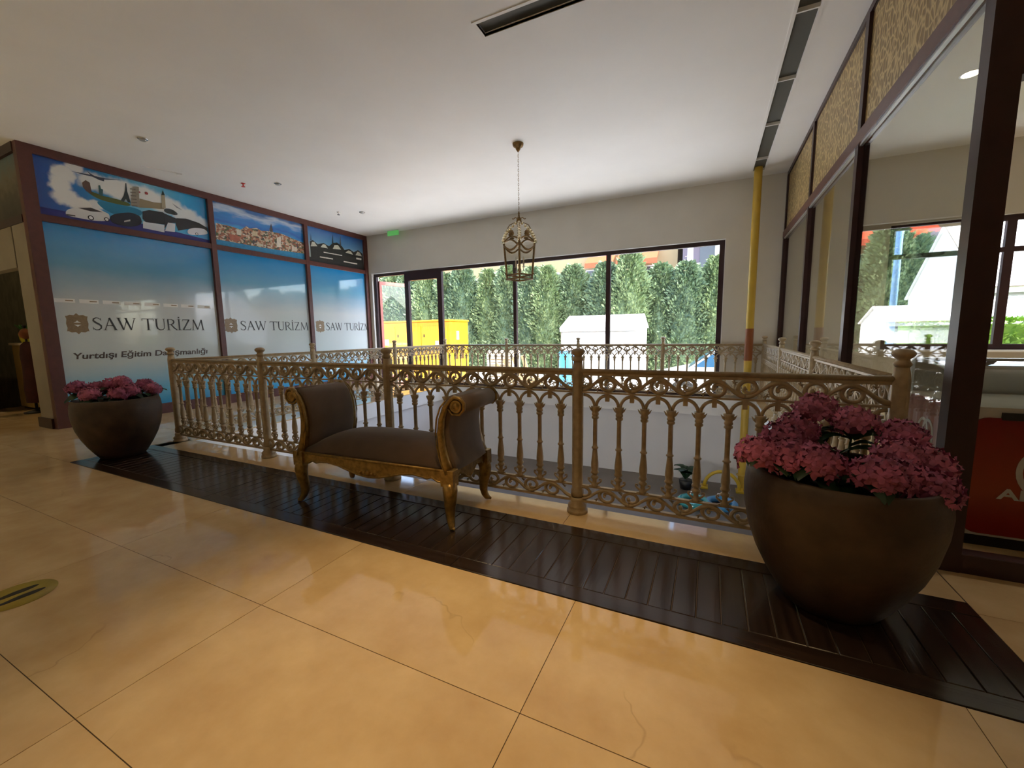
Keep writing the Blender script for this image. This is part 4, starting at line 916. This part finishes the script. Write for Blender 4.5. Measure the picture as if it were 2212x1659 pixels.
for k in range(4):
    a0, a1 = corner(k, RB), corner(k, RT)
    po = MB().tube([a0+Vector((0,0,.0)), a1+Vector((0,0,.50))], .014, 8, upv=(0,1,0)).build('corner_bar', m_brass, ln)
    MB().sphere(a0*1.08+Vector((0,0,.075)), .017, 8, 6).build('boss', m_brass, po); MB().sphere(a1*1.05+Vector((0,0,.50)), .018, 8, 6).build('boss', m_brass, po)
    b0, b1 = corner(k+1, RB), corner(k+1, RT)
    MB().add([a0*.985+Vector((0,0,.055)), b0*.985+Vector((0,0,.055)), b1*.985+Vector((0,0,.49)), a1*.985+Vector((0,0,.49))], [(0,1,2,3)]).build('pane', m_lglass, ln)
    mid = lambda t, z, o=1.01: (a1.lerp(b1, t)*o)+Vector((0,0,z))
    MB().tube([mid(t, .50+.065*math.sin(PI*t)) for t in [i/10 for i in range(11)]], .013, 6).build('top_arch', m_brass, ln)
    MB().tube([mid(t, .47-.085*math.sin(PI*t), 1.03) for t in [i/10 for i in range(11)]], [.009+.007*math.sin(PI*i/10) for i in range(11)], 6).build('swag', m_brass, ln)
    cr = MB(); c0 = mid(.5, .575)
    for q in range(7):
        a = PI*q/6; d = (b1-a1).normalized(); cr.tube([c0, c0+d*.045*math.cos(a)+Vector((0,0,.02+.055*math.sin(a)))], [.011,.014], 6)
    cr.build('crest', m_brass, ln)
    cy = MB()
    for i in range(9):
        t = i/8; p = a1*1.02+Vector((0,0,.52)); q = Vector((0,0,.80)); c = p.lerp(q, t)*1.0 + a1*(.22*math.sin(PI*t))
        cy.sphere(c, .032-.014*t, 6, 4, 1.25)
    cy.build('crystal_garland', m_glint, ln)
    MB().tube([a1*1.0+Vector((0,0,.51)), a1*.95+Vector((0,0,.62)), a1*.62+Vector((0,0,.74)), Vector((0,0,.80))], .006, 5).build('crown_arm', m_brass, ln)
    lf_ = MB()
    lf_.tube([Vector((0,0,.82)), corner(k,.05)+Vector((0,0,.84)), corner(k,.085)+Vector((0,0,.815)), corner(k,.09)+Vector((0,0,.83))], [.006,.008,.006,.009], 6); lf_.build('top_leaf', m_brass, ln)
hub = MB().lathe([(.012,.10),(.03,.12),(.018,.15),(.010,.17),(.010,.50)], 10).build('centre_rod', m_brass, ln)
for k in range(3):
    a = 2*PI*k/3+.4; d = Vector((math.cos(a), math.sin(a), 0))
    br = MB().tube([Vector((0,0,.13)), d*.03+Vector((0,0,.11)), d*.06+Vector((0,0,.13)), d*.065+Vector((0,0,.17))], .005, 6).build('candle_arm', m_brass, ln)
    MB().lathe([(.018,0),(.018,.008),(.011,.012),(.011,.085)], 10).build('candle', m_cream, br, tuple(d*.065+Vector((0,0,.17))))
    MB().lathe([(.004,0),(.012,.015),(.013,.03),(.004,.06),(.001,.065)], 8).build('bulb', m_crystal, br, tuple(d*.065+Vector((0,0,.255))))

# ================================================================== YELLOW PIPE
pp = thing('gas_pipe', 'yellow vertical pipe with a brown band near the far corner', 'pipe', (6.36,5.40,Zl))
MB().lathe([(.06,0),(.06,ZC-Zl+.10)], 20, caps=False).build('pipe_run', m_pipe, pp)
MB().lathe([(.0625,.72-Zl),(.0625,1.26-Zl)], 20, caps=False).build('band', m_pipeband, pp)
MB().lathe([(.062,.25),(.085,.252),(.085,.27),(.062,.272)], 16).build('pipe_collar', m_pipe, pp)

# ================================================================== CEILING FITTINGS
def spot_fit(x, y, label):
    t = thing('ceiling_spotlight', label, 'spotlight', (x,y,ZC), 0, 'small ceiling spotlights on the left')
    MB().lathe([(.055,-.001),(.058,-.010),(.045,-.014),(.04,-.002)], 16).build('rim', m_chrome, t)
    MB().lathe([(.034,-.03),(.038,-.024),(.038,0)], 12).build('lamp_head', m_alu, t)
spot_fit(-.966,.414,'small chrome ceiling spotlight above the far planter')
spot_fit(-.927,2.245,'small chrome ceiling spotlight beside the red sprinkler')
spot_fit(-.924,4.123,'small chrome ceiling spotlight nearest the back wall')
def sprk(x, y, m, label):
    t = thing('sprinkler', label, 'sprinkler', (x,y,ZC)); MB().lathe([(.035,0),(.035,-.006),(.012,-.010),(.010,-.04),(.016,-.045)], 10).build('body', m, t); MB().lathe([(.03,-.052),(.03,-.056)], 10).build('deflector', m, t)
sprk(-1.431,1.978,m_red,'red fire sprinkler on the ceiling above the shopfront'); sprk(-1.351,3.892,m_chrome,'chrome fire sprinkler on the ceiling near the back wall')
mt = thing('ceiling_strip', 'thin white strip fitting on the ceiling above the collage poster', 'ceiling strip', (-1.96,1.05,ZC), math.radians(-20))
MB().box(-.02,.02,-.22,.22,-.012,0,0).build('strip', m_white, mt); MB().box(-.03,.03,.20,.26,-.022,0,0).build('end_box', m_white, mt)
ex = thing('exit_sign', 'small green exit sign hanging from the ceiling near the back wall', 'sign', (-1.40,5.60,ZC))
MB().box(-.17,.17,-.012,.012,-.125,-.012).build('face', m_exit, ex); MB().box(-.14,-.13,-.004,.004,-.02,0).box(.13,.14,-.004,.004,-.02,0).build('bracket', m_white, ex)
MB().box(-.17,.17,-.015,.015,-.014,-.006).build('housing', m_white, ex)

# ---- floor sticker (footprints)
m_stick = M('yellow_sticker', (.40,.30,.03), .45, var=.08)
fs_ = MB().lathe([(.001,.0),(.135,.0),(.135,.0012),(.001,.0014)], 32, caps=False).build('floor_sticker', m_stick, None, (2.735,-2.02,.0006)); tag(fs_, 'round yellow floor sticker with black footprints', 'sticker')
for s_ in (-1, 1):
    P = [(s_*.035+.022*math.cos(a)*(1 if math.sin(a) > 0 else .8), .085*math.sin(a)) for a in [2*PI*i/16 for i in range(16)]]
    ang = math.radians(2); rot = [(a*math.cos(ang)-b*math.sin(ang), a*math.sin(ang)+b*math.cos(ang)) for a,b in P]
    MB().prism(rot, lambda a,b,d: (a,b,d), .0014, .002).build('footprint', m_black, fs_)

# ---- things on the lower level
m_teal = M('teal_plastic', (.05,.35,.38), .15, coat=.6); m_bluep = M('blue_plastic', (.06,.28,.55), .15, coat=.6); m_yelp = M('yellow_plastic', (.62,.42,.03), .3)
pl = thing('leafy_plant', 'green leafy plant on the floor of the level below', 'plant', (5.47,5.05,Zl)); MB().lathe([(.09,0),(.12,.16),(.10,.165)],12).build('pot', m_black, pl)
for k in range(10):
    a = k*2.4; put('leaf', lf, m_leaf2, pl, (0,0,.16+.02*k), (0,-.9+.06*k,a), (1.5,1.5,1.5))
hoop = thing('play_arch', 'yellow plastic arch on the floor of the level below', 'play arch', (6.05,5.25,Zl)); MB().tube([(.28*math.cos(a),0,.02+.30*math.sin(a)) for a in [PI*i/12 for i in range(13)]], .03, 8).build('arch', m_yelp, hoop); MB().box(-.34,-.22,-.1,.1,0,.03,.004).box(.22,.34,-.1,.1,0,.03,.004).build('feet', m_yelp, hoop)
for i, (x, y, m, l) in enumerate(((5.62,4.35,m_teal,'teal plastic ring lying on the floor below, left one'),(6.02,4.42,m_bluep,'blue plastic ring lying on the floor below, right one'))):
    rg = thing('plastic_ring', l, 'plastic ring', (x,y,Zl), 0, 'plastic rings on the lower floor')
    MB().tube([(.20*math.cos(a),.20*math.sin(a),.055) for a in [2*PI*k/20 for k in range(20)]], .055, 8, closed=True).build('ring', m, rg); MB().tube([(.05,.16,.10),(.05,.20,.14),(-.05,.20,.14),(-.05,.16,.10)], .01, 5).build('handle', m_white, rg)

# ================================================================== OUTSIDE
GZ = -.60
m_ground = M('pale_concrete', (.70,.68,.64), .85, var=.10, scale=1.2)
struct('ground', MB().box(-40, 40, YB+.30, 60, GZ-.2, GZ), m_ground, 'pale concrete yard outside the window', 'ground')
struct('trim_5', MB().box(-9, 12, YB+.25, YB+.75, GZ, -.05), m_ground, 'concrete step along the outside of the window', 'step')
m_hedge = [M('cypress_%d' % i, c, .7, col2=c2, scale=5) for i, (c, c2) in enumerate((((.105,.165,.088),(.24,.31,.145)),((.092,.150,.090),(.20,.27,.13)),((.12,.18,.080),(.27,.34,.15))))]
m_bark = M('brown_bark', (.10,.065,.04), .9, var=.3)
def crown_mesh(seed, H, R, N_, size, shape='cone'):
    rnd = random.Random(seed); m = MB()
    for i in range(N_):
        t = rnd.random()**.85; z = H*t
        if shape == 'cone': rr = R*((1-t)**.50)*(.86+.14*math.sin(9*t+seed)) + .05
        else: rr = R*math.sqrt(max(.02, 1-(2*t-1)**2))
        a = rnd.uniform(0, 2*PI); q = rr*(rnd.uniform(.66,1.02)+(.28*rnd.random()**3 if rnd.random() < .3 else 0))*(1+.14*math.sin(5*a+7*t*3+seed)+.10*math.sin(11*a-17*t+seed))
        c = Vector((q*math.cos(a), q*math.sin(a), z))
        out = Vector((math.cos(a), math.sin(a), rnd.uniform(.1,1.3))).normalized()
        sd = out.cross(Vector((rnd.uniform(-1,1), rnd.uniform(-1,1), rnd.uniform(-1,1)))).normalized()
        L_ = size*rnd.uniform(.7,1.5)*(1.0+.9*max(0,t-.75)*4*rnd.random()); w = L_*.24
        m.add([c-sd*w*.5, c+out*L_*.5-sd*w, c+out*L_, c+out*L_*.5+sd*w, c+sd*w*.5], [(0,1,2,3,4)])
    # dense inner body keeps the crown opaque
    m.lathe([(.25*R,.02*H),(.55*R,.06*H),(.55*R,.3*H),(.42*R,.6*H),(.20*R,.85*H),(.03,.95*H)] if shape == 'cone' else [(.1*R,.1*H),(.6*R,.3*H),(.65*R,.55*H),(.4*R,.8*H),(.05,.92*H)], 10)
    return m.mesh('foliage')
crowns = [crown_mesh(k, 5.0, 1.25, 11000, .12) for k in range(3)]
trunk_me = MB().lathe([(.16,0),(.13,.5),(.11,1.4)], 8).mesh('trunk')
rnd = random.Random(5)
def cypress(x, y, h, label, k):
    t = thing('cypress_tree', label, 'tree', (x,y,GZ), rnd.uniform(0,6), 'cypress hedge trees outside')
    f = bpy.data.objects.new('foliage', crowns[k % 3]); C.objects.link(f); f.parent = t; f.location = (0,0,.15); f.scale = (1,1,h/5.0)
    if not f.data.materials: f.data.materials.append(m_hedge[k % 3])
    put('trunk', trunk_me, m_bark, t)
xs_ = [-13.5 + 1.15*i for i in range(29)]
ORD = ['first','second','third','fourth','fifth','sixth','seventh','eighth','ninth','tenth','eleventh','twelfth','thirteenth','fourteenth','fifteenth','sixteenth','seventeenth','eighteenth','nineteenth','twentieth','twenty-first','twenty-second','twenty-third','twenty-fourth','twenty-fifth','twenty-sixth','twenty-seventh','twenty-eighth','twenty-ninth']
for i, x in enumerate(xs_):
    cypress(x+rnd.uniform(-.2,.2), 15.6+rnd.uniform(-.35,.35), 4.75+rnd.uniform(-.40,.40)+(.3 if x < -6 else 0), 'dense green cypress, %s from the left in the hedge row outside' % ORD[i], i)
for i in range(22):
    cypress(-16+1.6*i+rnd.uniform(-.2,.2), 17.2, 4.3+rnd.uniform(-.3,.3), 'shorter green cypress, %s from the left in the second hedge row' % ORD[i], i+1)

# yellow generator
m_yel = M('generator_yellow', (.66,.29,.006), .4, var=.04, scale=3)
gn = thing('generator', 'yellow generator container standing in the yard by the door', 'generator', (-2.45,9.5,GZ))
GX, GD, GH = -3.6, 1.2, 2.36
MB().box(GX, 0, 0, GD, .15, GH-.06, .02).build('container', m_yel, gn); MB().box(GX-.03, .03, -.03, GD+.03, GH-.06, GH, .01).build('roof', m_yel, gn); MB().box(GX+.05, -.05, .05, GD-.05, 0, .15).build('skid', m_black, gn)
for a, b in ((-3.5,-2.45),(-2.35,-1.25),(-1.15,-.10)):
    d_ = MB().box(a, b, -.018, 0, .30, GH-.22, 0).build('door', m_yel, gn)
    for z in (.6, 1.75): MB().box(a+.03, a+.07, -.03, -.018, z, z+.10).build('hinge', m_black, d_)
    MB().box(b-.13, b-.07, -.035, -.018, 1.15, 1.30).build('latch', m_black, d_)
MB().box(-2.95,-2.75,-.026,-.018,1.45,1.68).build('gauge', m_alu, gn); MB().box(-.62,-.47,-.026,-.018,1.42,1.62).build('warning_label', M('pale_label',(.75,.55,.35),.5), gn)
for k in range(2):
    for j in range(5): MB().box(.0,.012,.22+.40*k+.055*j,.25+.40*k+.055*j,.95,1.45).build('vent_slot', m_black, gn)
MB().box(0,.014,.42,.56,1.65,1.95).build('white_notice', m_white, gn)

# marquee tents
m_tent = M('white_canvas', (.74,.73,.70), .8, var=.03, scale=2, bump=.2, bscale=4)
m_seam = M('tan_seam', (.36,.27,.20), .8)
def marquee(label, x0, x1, y0, y1, eave, ridge):
    t = thing('marquee_tent', label, 'tent', (x0,y0,GZ)); w, d = x1-x0, y1-y0; ym = d/2
    r = MB(); 
    r.prism([(-.08,eave-.05),(ym,ridge),(d+.08,eave-.05),(d+.08,eave-.01),(ym,ridge+.04),(-.08,eave-.01)], lambda a,b,q: (q,a,b), -.05, w+.05); r.build('roof', m_tent, t)
    n_ = 36
    f = MB(); P = [(w*i/n_, .018*math.sin(i*1.7)+.01*math.sin(i*.6)) for i in range(n_+1)]
    f.add([(a,b,.02) for a,b in P]+[(a,b*.2,eave-.04) for a,b in P], [(i,i+1,n_+2+i,n_+1+i) for i in range(n_)], True)
    so = f.build('front_wall', m_tent, t); so.modifiers.new('thick','SOLIDIFY').thickness = .012
    MB().prism([(0,.02),(d,.02),(d,eave),(ym,ridge-.01),(0,eave)], lambda a,b,q: (q,a,b), w-.012, w).build('end_wall', m_tent, t)
    MB().prism([(0,.02),(d,.02),(d,eave),(ym,ridge-.01),(0,eave)], lambda a,b,q: (q,a,b), 0, .012).build('end_wall', m_tent, t)
    MB().box(0, w, d-.012, d, .02, eave).build('back_wall', m_tent, t)
    MB().box(-.04, w+.04, -.09, -.075, eave-.14, eave-.02).build('valance', m_tent, t)
    for q in (0, w/2, w): MB().tube([(q,-.10,eave-.03),(q,ym,ridge+.05),(q,d+.08,eave-.03)], .012, 6).build('seam', m_seam, t)
    MB().tube([(0,-.105,eave-.03),(w,-.105,eave-.03)], .010, 6).build('seam', m_seam, t); MB().tube([(.0,-.03,.02),(.0,-.03,eave)], .012, 6).build('seam', m_seam, t)
    for a, b in ((.03,.03),(w-.03,.03),(.03,d-.03),(w-.03,d-.03)): MB().lathe([(.025,0),(.025,eave)], 8, (a,b,0)).build('pole', m_alu, t)
marquee('white marquee tent in the yard in front of the hedge', .80, 3.55, 12.0, 14.2, 2.02, 2.44)
marquee('large white marquee tent outside the shop window', 10.35, 14.9, 8.4, 11.5, 2.6, 4.0)

# small yard things seen between the railing bars
bb = thing('plastic_barrel', 'bright blue plastic barrel in the yard behind the far railing', 'barrel', (1.95,9.2,GZ))
MB().lathe([(.26,0),(.28,.05),(.28,.40),(.295,.43),(.28,.46),(.28,.82),(.295,.85),(.28,.88),(.28,1.22),(.25,1.29)], 20).build('drum', M('sky_blue_plastic',(.08,.42,.80),.35,var=.05), bb); MB().lathe([(.05,1.29),(.05,1.32)], 10, (.12,0,0)).build('cap', m_white, bb)
sc_ = thing('slatted_crate', 'cream slatted crate in the yard behind the far railing', 'crate', (.10,8.6,GZ))
m_slat = M('cream_slat', (.72,.66,.54), .6, var=.08)
for a, b in ((-.41,-.35),(.35,.41)):
    for c, d in ((-.3,-.24),(.24,.3)): MB().box(a,b,c,d,0,1.34).build('corner_post', m_slat, sc_)
for k in range(15):
    z = .06+.085*k; MB().box(-.42,.42,-.325,-.30,z,z+.06).build('slat', m_slat, sc_)
MB().box(-.36,.36,-.24,.29,.06,1.32).build('inner_box', m_cream, sc_)
m_carw = M('white_car_paint', (.80,.80,.80), .25, coat=.8); m_cglass = M('car_glass', (.05,.16,.30), .06, spec=.8); m_tyre = M('tyre', (.015,.015,.015), .8)
cr_ = thing('parked_car', 'white parked car with blue tinted windscreen right of the tent', 'car', (4.45,8.3,GZ))
cp = [(0,.32),(.02,.62),(.10,.74),(.85,.92),(1.45,1.36),(1.75,1.46),(2.9,1.48),(3.35,1.40),(3.9,1.0),(4.15,.92),(4.2,.55),(4.2,.32)]
MB().prism(cp, lambda a,b,d: (a,d,b), 0, 1.7).build('car_body', m_carw, cr_)
MB().prism([(.98,.96),(1.47,1.33),(1.78,1.41),(2.2,1.42),(2.2,.96)], lambda a,b,d: (a,d,b), -.008, 0).build('side_window', m_cglass, cr_); MB().prism([(2.28,.96),(2.28,1.42),(3.0,1.42),(3.3,1.34),(3.6,.98)], lambda a,b,d: (a,d,b), -.008, 0).build('side_window', m_cglass, cr_)
MB().add([(.86,.12,.945),(.86,1.58,.945),(1.45,1.45,1.375),(1.45,.25,1.375)], [(0,1,2,3)]).build('windscreen', m_cglass, cr_)
for x in (.75, 3.4):
    for y in (-.02, 1.56):
        w_ = MB().lathe([(.30,0),(.32,.03),(.32,.13),(.30,.16)], 18).build('wheel', m_tyre, cr_, (x,y+.16,.32), (PI/2,0,0)); MB().lathe([(.19,-.01),(.17,.17)], 12).build('hub', m_alu, w_)
MB().box(-.01,.06,.12,.42,.62,.74).box(-.01,.06,1.28,1.58,.62,.74).build('headlight', m_crystal, cr_); MB().box(-.03,.1,.05,1.65,.30,.48).build('bumper', m_carw, cr_)
# stacked timber behind the far railing
tb = thing('timber_stack', 'small stack of tan planks leaning in the yard behind the far railing', 'timber', (.95,8.4,GZ))
m_timb = M('tan_timber', (.50,.34,.17), .7, var=.2, scale=6, stretch=(1,8,8))
for k in range(4): MB().box(-.06,.06,-.02,.02,0,1.25).build('plank', m_timb, tb, (.10*k-.15, .0+.05*k, 0), (math.radians(12), math.radians(-38+9*k), 0))
MB().box(-.4,.4,.05,.35,0,.55,.01).build('box_base', m_timb, tb)
# low clipped hedge and post outside the shop window
lh = thing('clipped_hedge', 'low light green clipped hedge outside the shop window', 'hedge', (11.0,7.4,GZ))
hm = MB(); rr_ = random.Random(3)
for i in range(4200):
    c = Vector((rr_.uniform(-2.0,2.0), rr_.uniform(-.3,.3), rr_.uniform(.1,1.90))); f_ = rr_.random()
    if f_ < .5: c.y = -.32
    elif f_ < .75: c.z = 1.92
    d = Vector((rr_.uniform(-1,1), rr_.uniform(-1.4,.2), rr_.uniform(0,1))).normalized(); s2 = d.cross(Vector((rr_.uniform(-1,1),rr_.uniform(-1,1),1))).normalized()
    hm.add([c-s2*.02, c+d*.06-s2*.03, c+d*.11, c+d*.06+s2*.03], [(0,1,2,3)])
hm.box(-2.0,2.0,-.28,.28,0,1.88); hm.build('foliage', M('light_green_leaf',(.14,.30,.03),.6,col2=(.30,.46,.06),scale=6), lh)
sp_ = thing('blue_pole', 'slim pale blue pole outside the shop window', 'pole', (8.75,7.2,GZ)); MB().lathe([(.06,0),(.05,3.6),(.01,3.7)], 12).build('shaft', M('pale_blue_paint',(.25,.45,.80),.4), sp_); MB().lathe([(.14,0),(.14,.04),(.07,.06)],12).build('base', m_alu, sp_)

# apartment houses behind the hedge
m_bwall = M('ochre_facade', (.40,.28,.14), .8, var=.05, scale=.8); m_bwall2 = M('mauve_facade', (.22,.17,.20), .8, var=.05, scale=.8); m_awn = M('orange_awning', (.60,.075,.02), .7, var=.08); m_dwin = M('dark_window', (.10,.10,.11), .2)
ab = thing('apartment_house', 'ochre apartment house with orange awnings behind the hedge', 'building', (-6.0,24.0,GZ))
MB().box(-9, 9.9, 0, 8, 0, 12).build('wall', m_bwall, ab)
for fl_ in range(3):
    for k in range(6):
        x = -8+3.1*k; z = 1.2+3.1*fl_; wn_ = MB().box(x, x+1.3, -.03, .02, z, z+1.5).build('window', m_white, ab); MB().box(x+.06, x+1.24, -.045, -.03, z+.06, z+1.44).build('pane', m_dwin, wn_)
bal = MB().box(4.6, 9.9, -1.3, 0, 4.05, 4.2).build('balcony', m_white, ab)
MB().box(4.6, 9.9, -1.32, -1.26, 5.15, 5.22).build('handrail', m_white, bal)
for k in range(27): MB().box(4.65+.2*k, 4.72+.2*k, -1.31, -1.27, 4.2, 5.15).build('baluster', m_white, bal)
for a, b in ((4.7, 6.4), (6.6, 8.9)): MB().prism([(-1.35,5.95),(0,6.85),(0,6.92),(-1.35,6.02),(-1.40,5.72),(-1.37,5.72)], lambda y,z,q: (q,y,z), a, b).build('awning', m_awn, ab)
ab2 = thing('apartment_house', 'mauve house with white columns behind the hedge on the right', 'building', (4.2,23.6,GZ))
MB().box(0, 12, 0, 8, 0, 12).build('wall', m_bwall2, ab2)
for k in range(6): MB().lathe([(.16,0),(.14,9)], 12, (.45+1.35*k,-1.2,0)).build('column', m_white, ab2)
MB().box(0, 12, -1.4, 0, 7.6, 7.9).build('balcony_slab', m_white, ab2)
for k in range(5): w_ = MB().box(.9+2.0*k, 2.0+2.0*k, -.03, .02, 4.8, 6.6).build('window', m_dwin, ab2)

# ================================================================== LAMPS
def downlight(x, y, watts, label, grp='recessed ceiling downlights', col=(1,.68,.31), cone=118, blend=.8, z=ZC):
    t = thing('recessed_downlight', label, 'downlight', (x,y,z), 0, grp)
    MB().lathe([(.085,-.004),(.088,-.001),(.088,0)], 20).build('rim', m_chrome, t)
    MB().lathe([(.001,-.006),(.070,-.006),(.072,-.003)], 20, caps=False).build('lens', m_lamp, t)
    ld = bpy.data.lights.new('lamp', 'SPOT'); ld.energy = watts; ld.color = col; ld.spot_size = math.radians(cone); ld.spot_blend = blend; ld.shadow_soft_size = .07
    lo = bpy.data.objects.new('lamp', ld); C.objects.link(lo); lo.parent = t; lo.location = (0,0,-.03)
downlight(4.95,-1.5,290,'warm recessed ceiling downlight in front of the bench',cone=54,blend=1.0)
downlight(2.6,-3.4,10,'warm recessed ceiling downlight over the hall to the left')
downlight(6.9,-3.2,14,'warm recessed ceiling downlight over the hall to the right')
downlight(4.7,-5.2,24,'warm recessed ceiling downlight at the back of the hall')
downlight(8.06,3.50,110,'small warm recessed downlight in the shop ceiling seen through the glass','shop downlights',(1,.90,.76))
downlight(9.6,1.8,150,'recessed downlight over the freezer side of the shop','shop downlights',(1,.90,.76))
downlight(10.2,4.4,150,'recessed downlight by the shop window','shop downlights',(1,.90,.76))
downlight(-4.9,.75,60,'warm recessed downlight inside the far left shop','shop downlights')

for x, y, w, l in ((0.6,-5.2,460,'added neutral fill downlight behind the camera, right of the three'),(-2.6,-4.6,800,'added neutral fill downlight behind the camera, middle of the three'),(-5.6,-4.2,640,'added neutral fill downlight behind the camera, far left of the three')):
    downlight(x, y, w, l, 'added fill downlights behind the camera', (.86,.95,1.0), 80, .7)  # unseen lamps added to lift the left ceiling and printed panels
for k, x in enumerate((1.2, 3.3, 5.4)):     # unseen fill lights, added to brighten the stairwell walls
    t = thing('added_well_light', ['added unseen fill light under the near railing, left one','added unseen fill light under the near railing, middle one','added unseen fill light under the near railing, right one'][k], 'added fill light', (x,WY0-.03,-.85), 0, 'added stairwell fill lights')
    MB().prism([(0,-.10),(.10,-.10),(.10,.10),(0,.10)], lambda a,b,q: (q,a,b), -.35, .35).build('shade', m_white, t); MB().box(-.37,.37,0,.015,-.12,.12).build('backplate', m_chrome, t)
    MB().box(-.33,.33,.10,.104,-.08,.08).build('diffuser', m_white, t)
    ld = bpy.data.lights.new('lamp', 'AREA'); ld.shape = 'RECTANGLE'; ld.size = .66; ld.size_y = .16; ld.energy = 12; ld.color = (1,.96,.90)
    lo = bpy.data.objects.new('lamp', ld); C.objects.link(lo); lo.parent = t; lo.location = (0,.108,0); lo.rotation_euler = (PI/2,0,0)
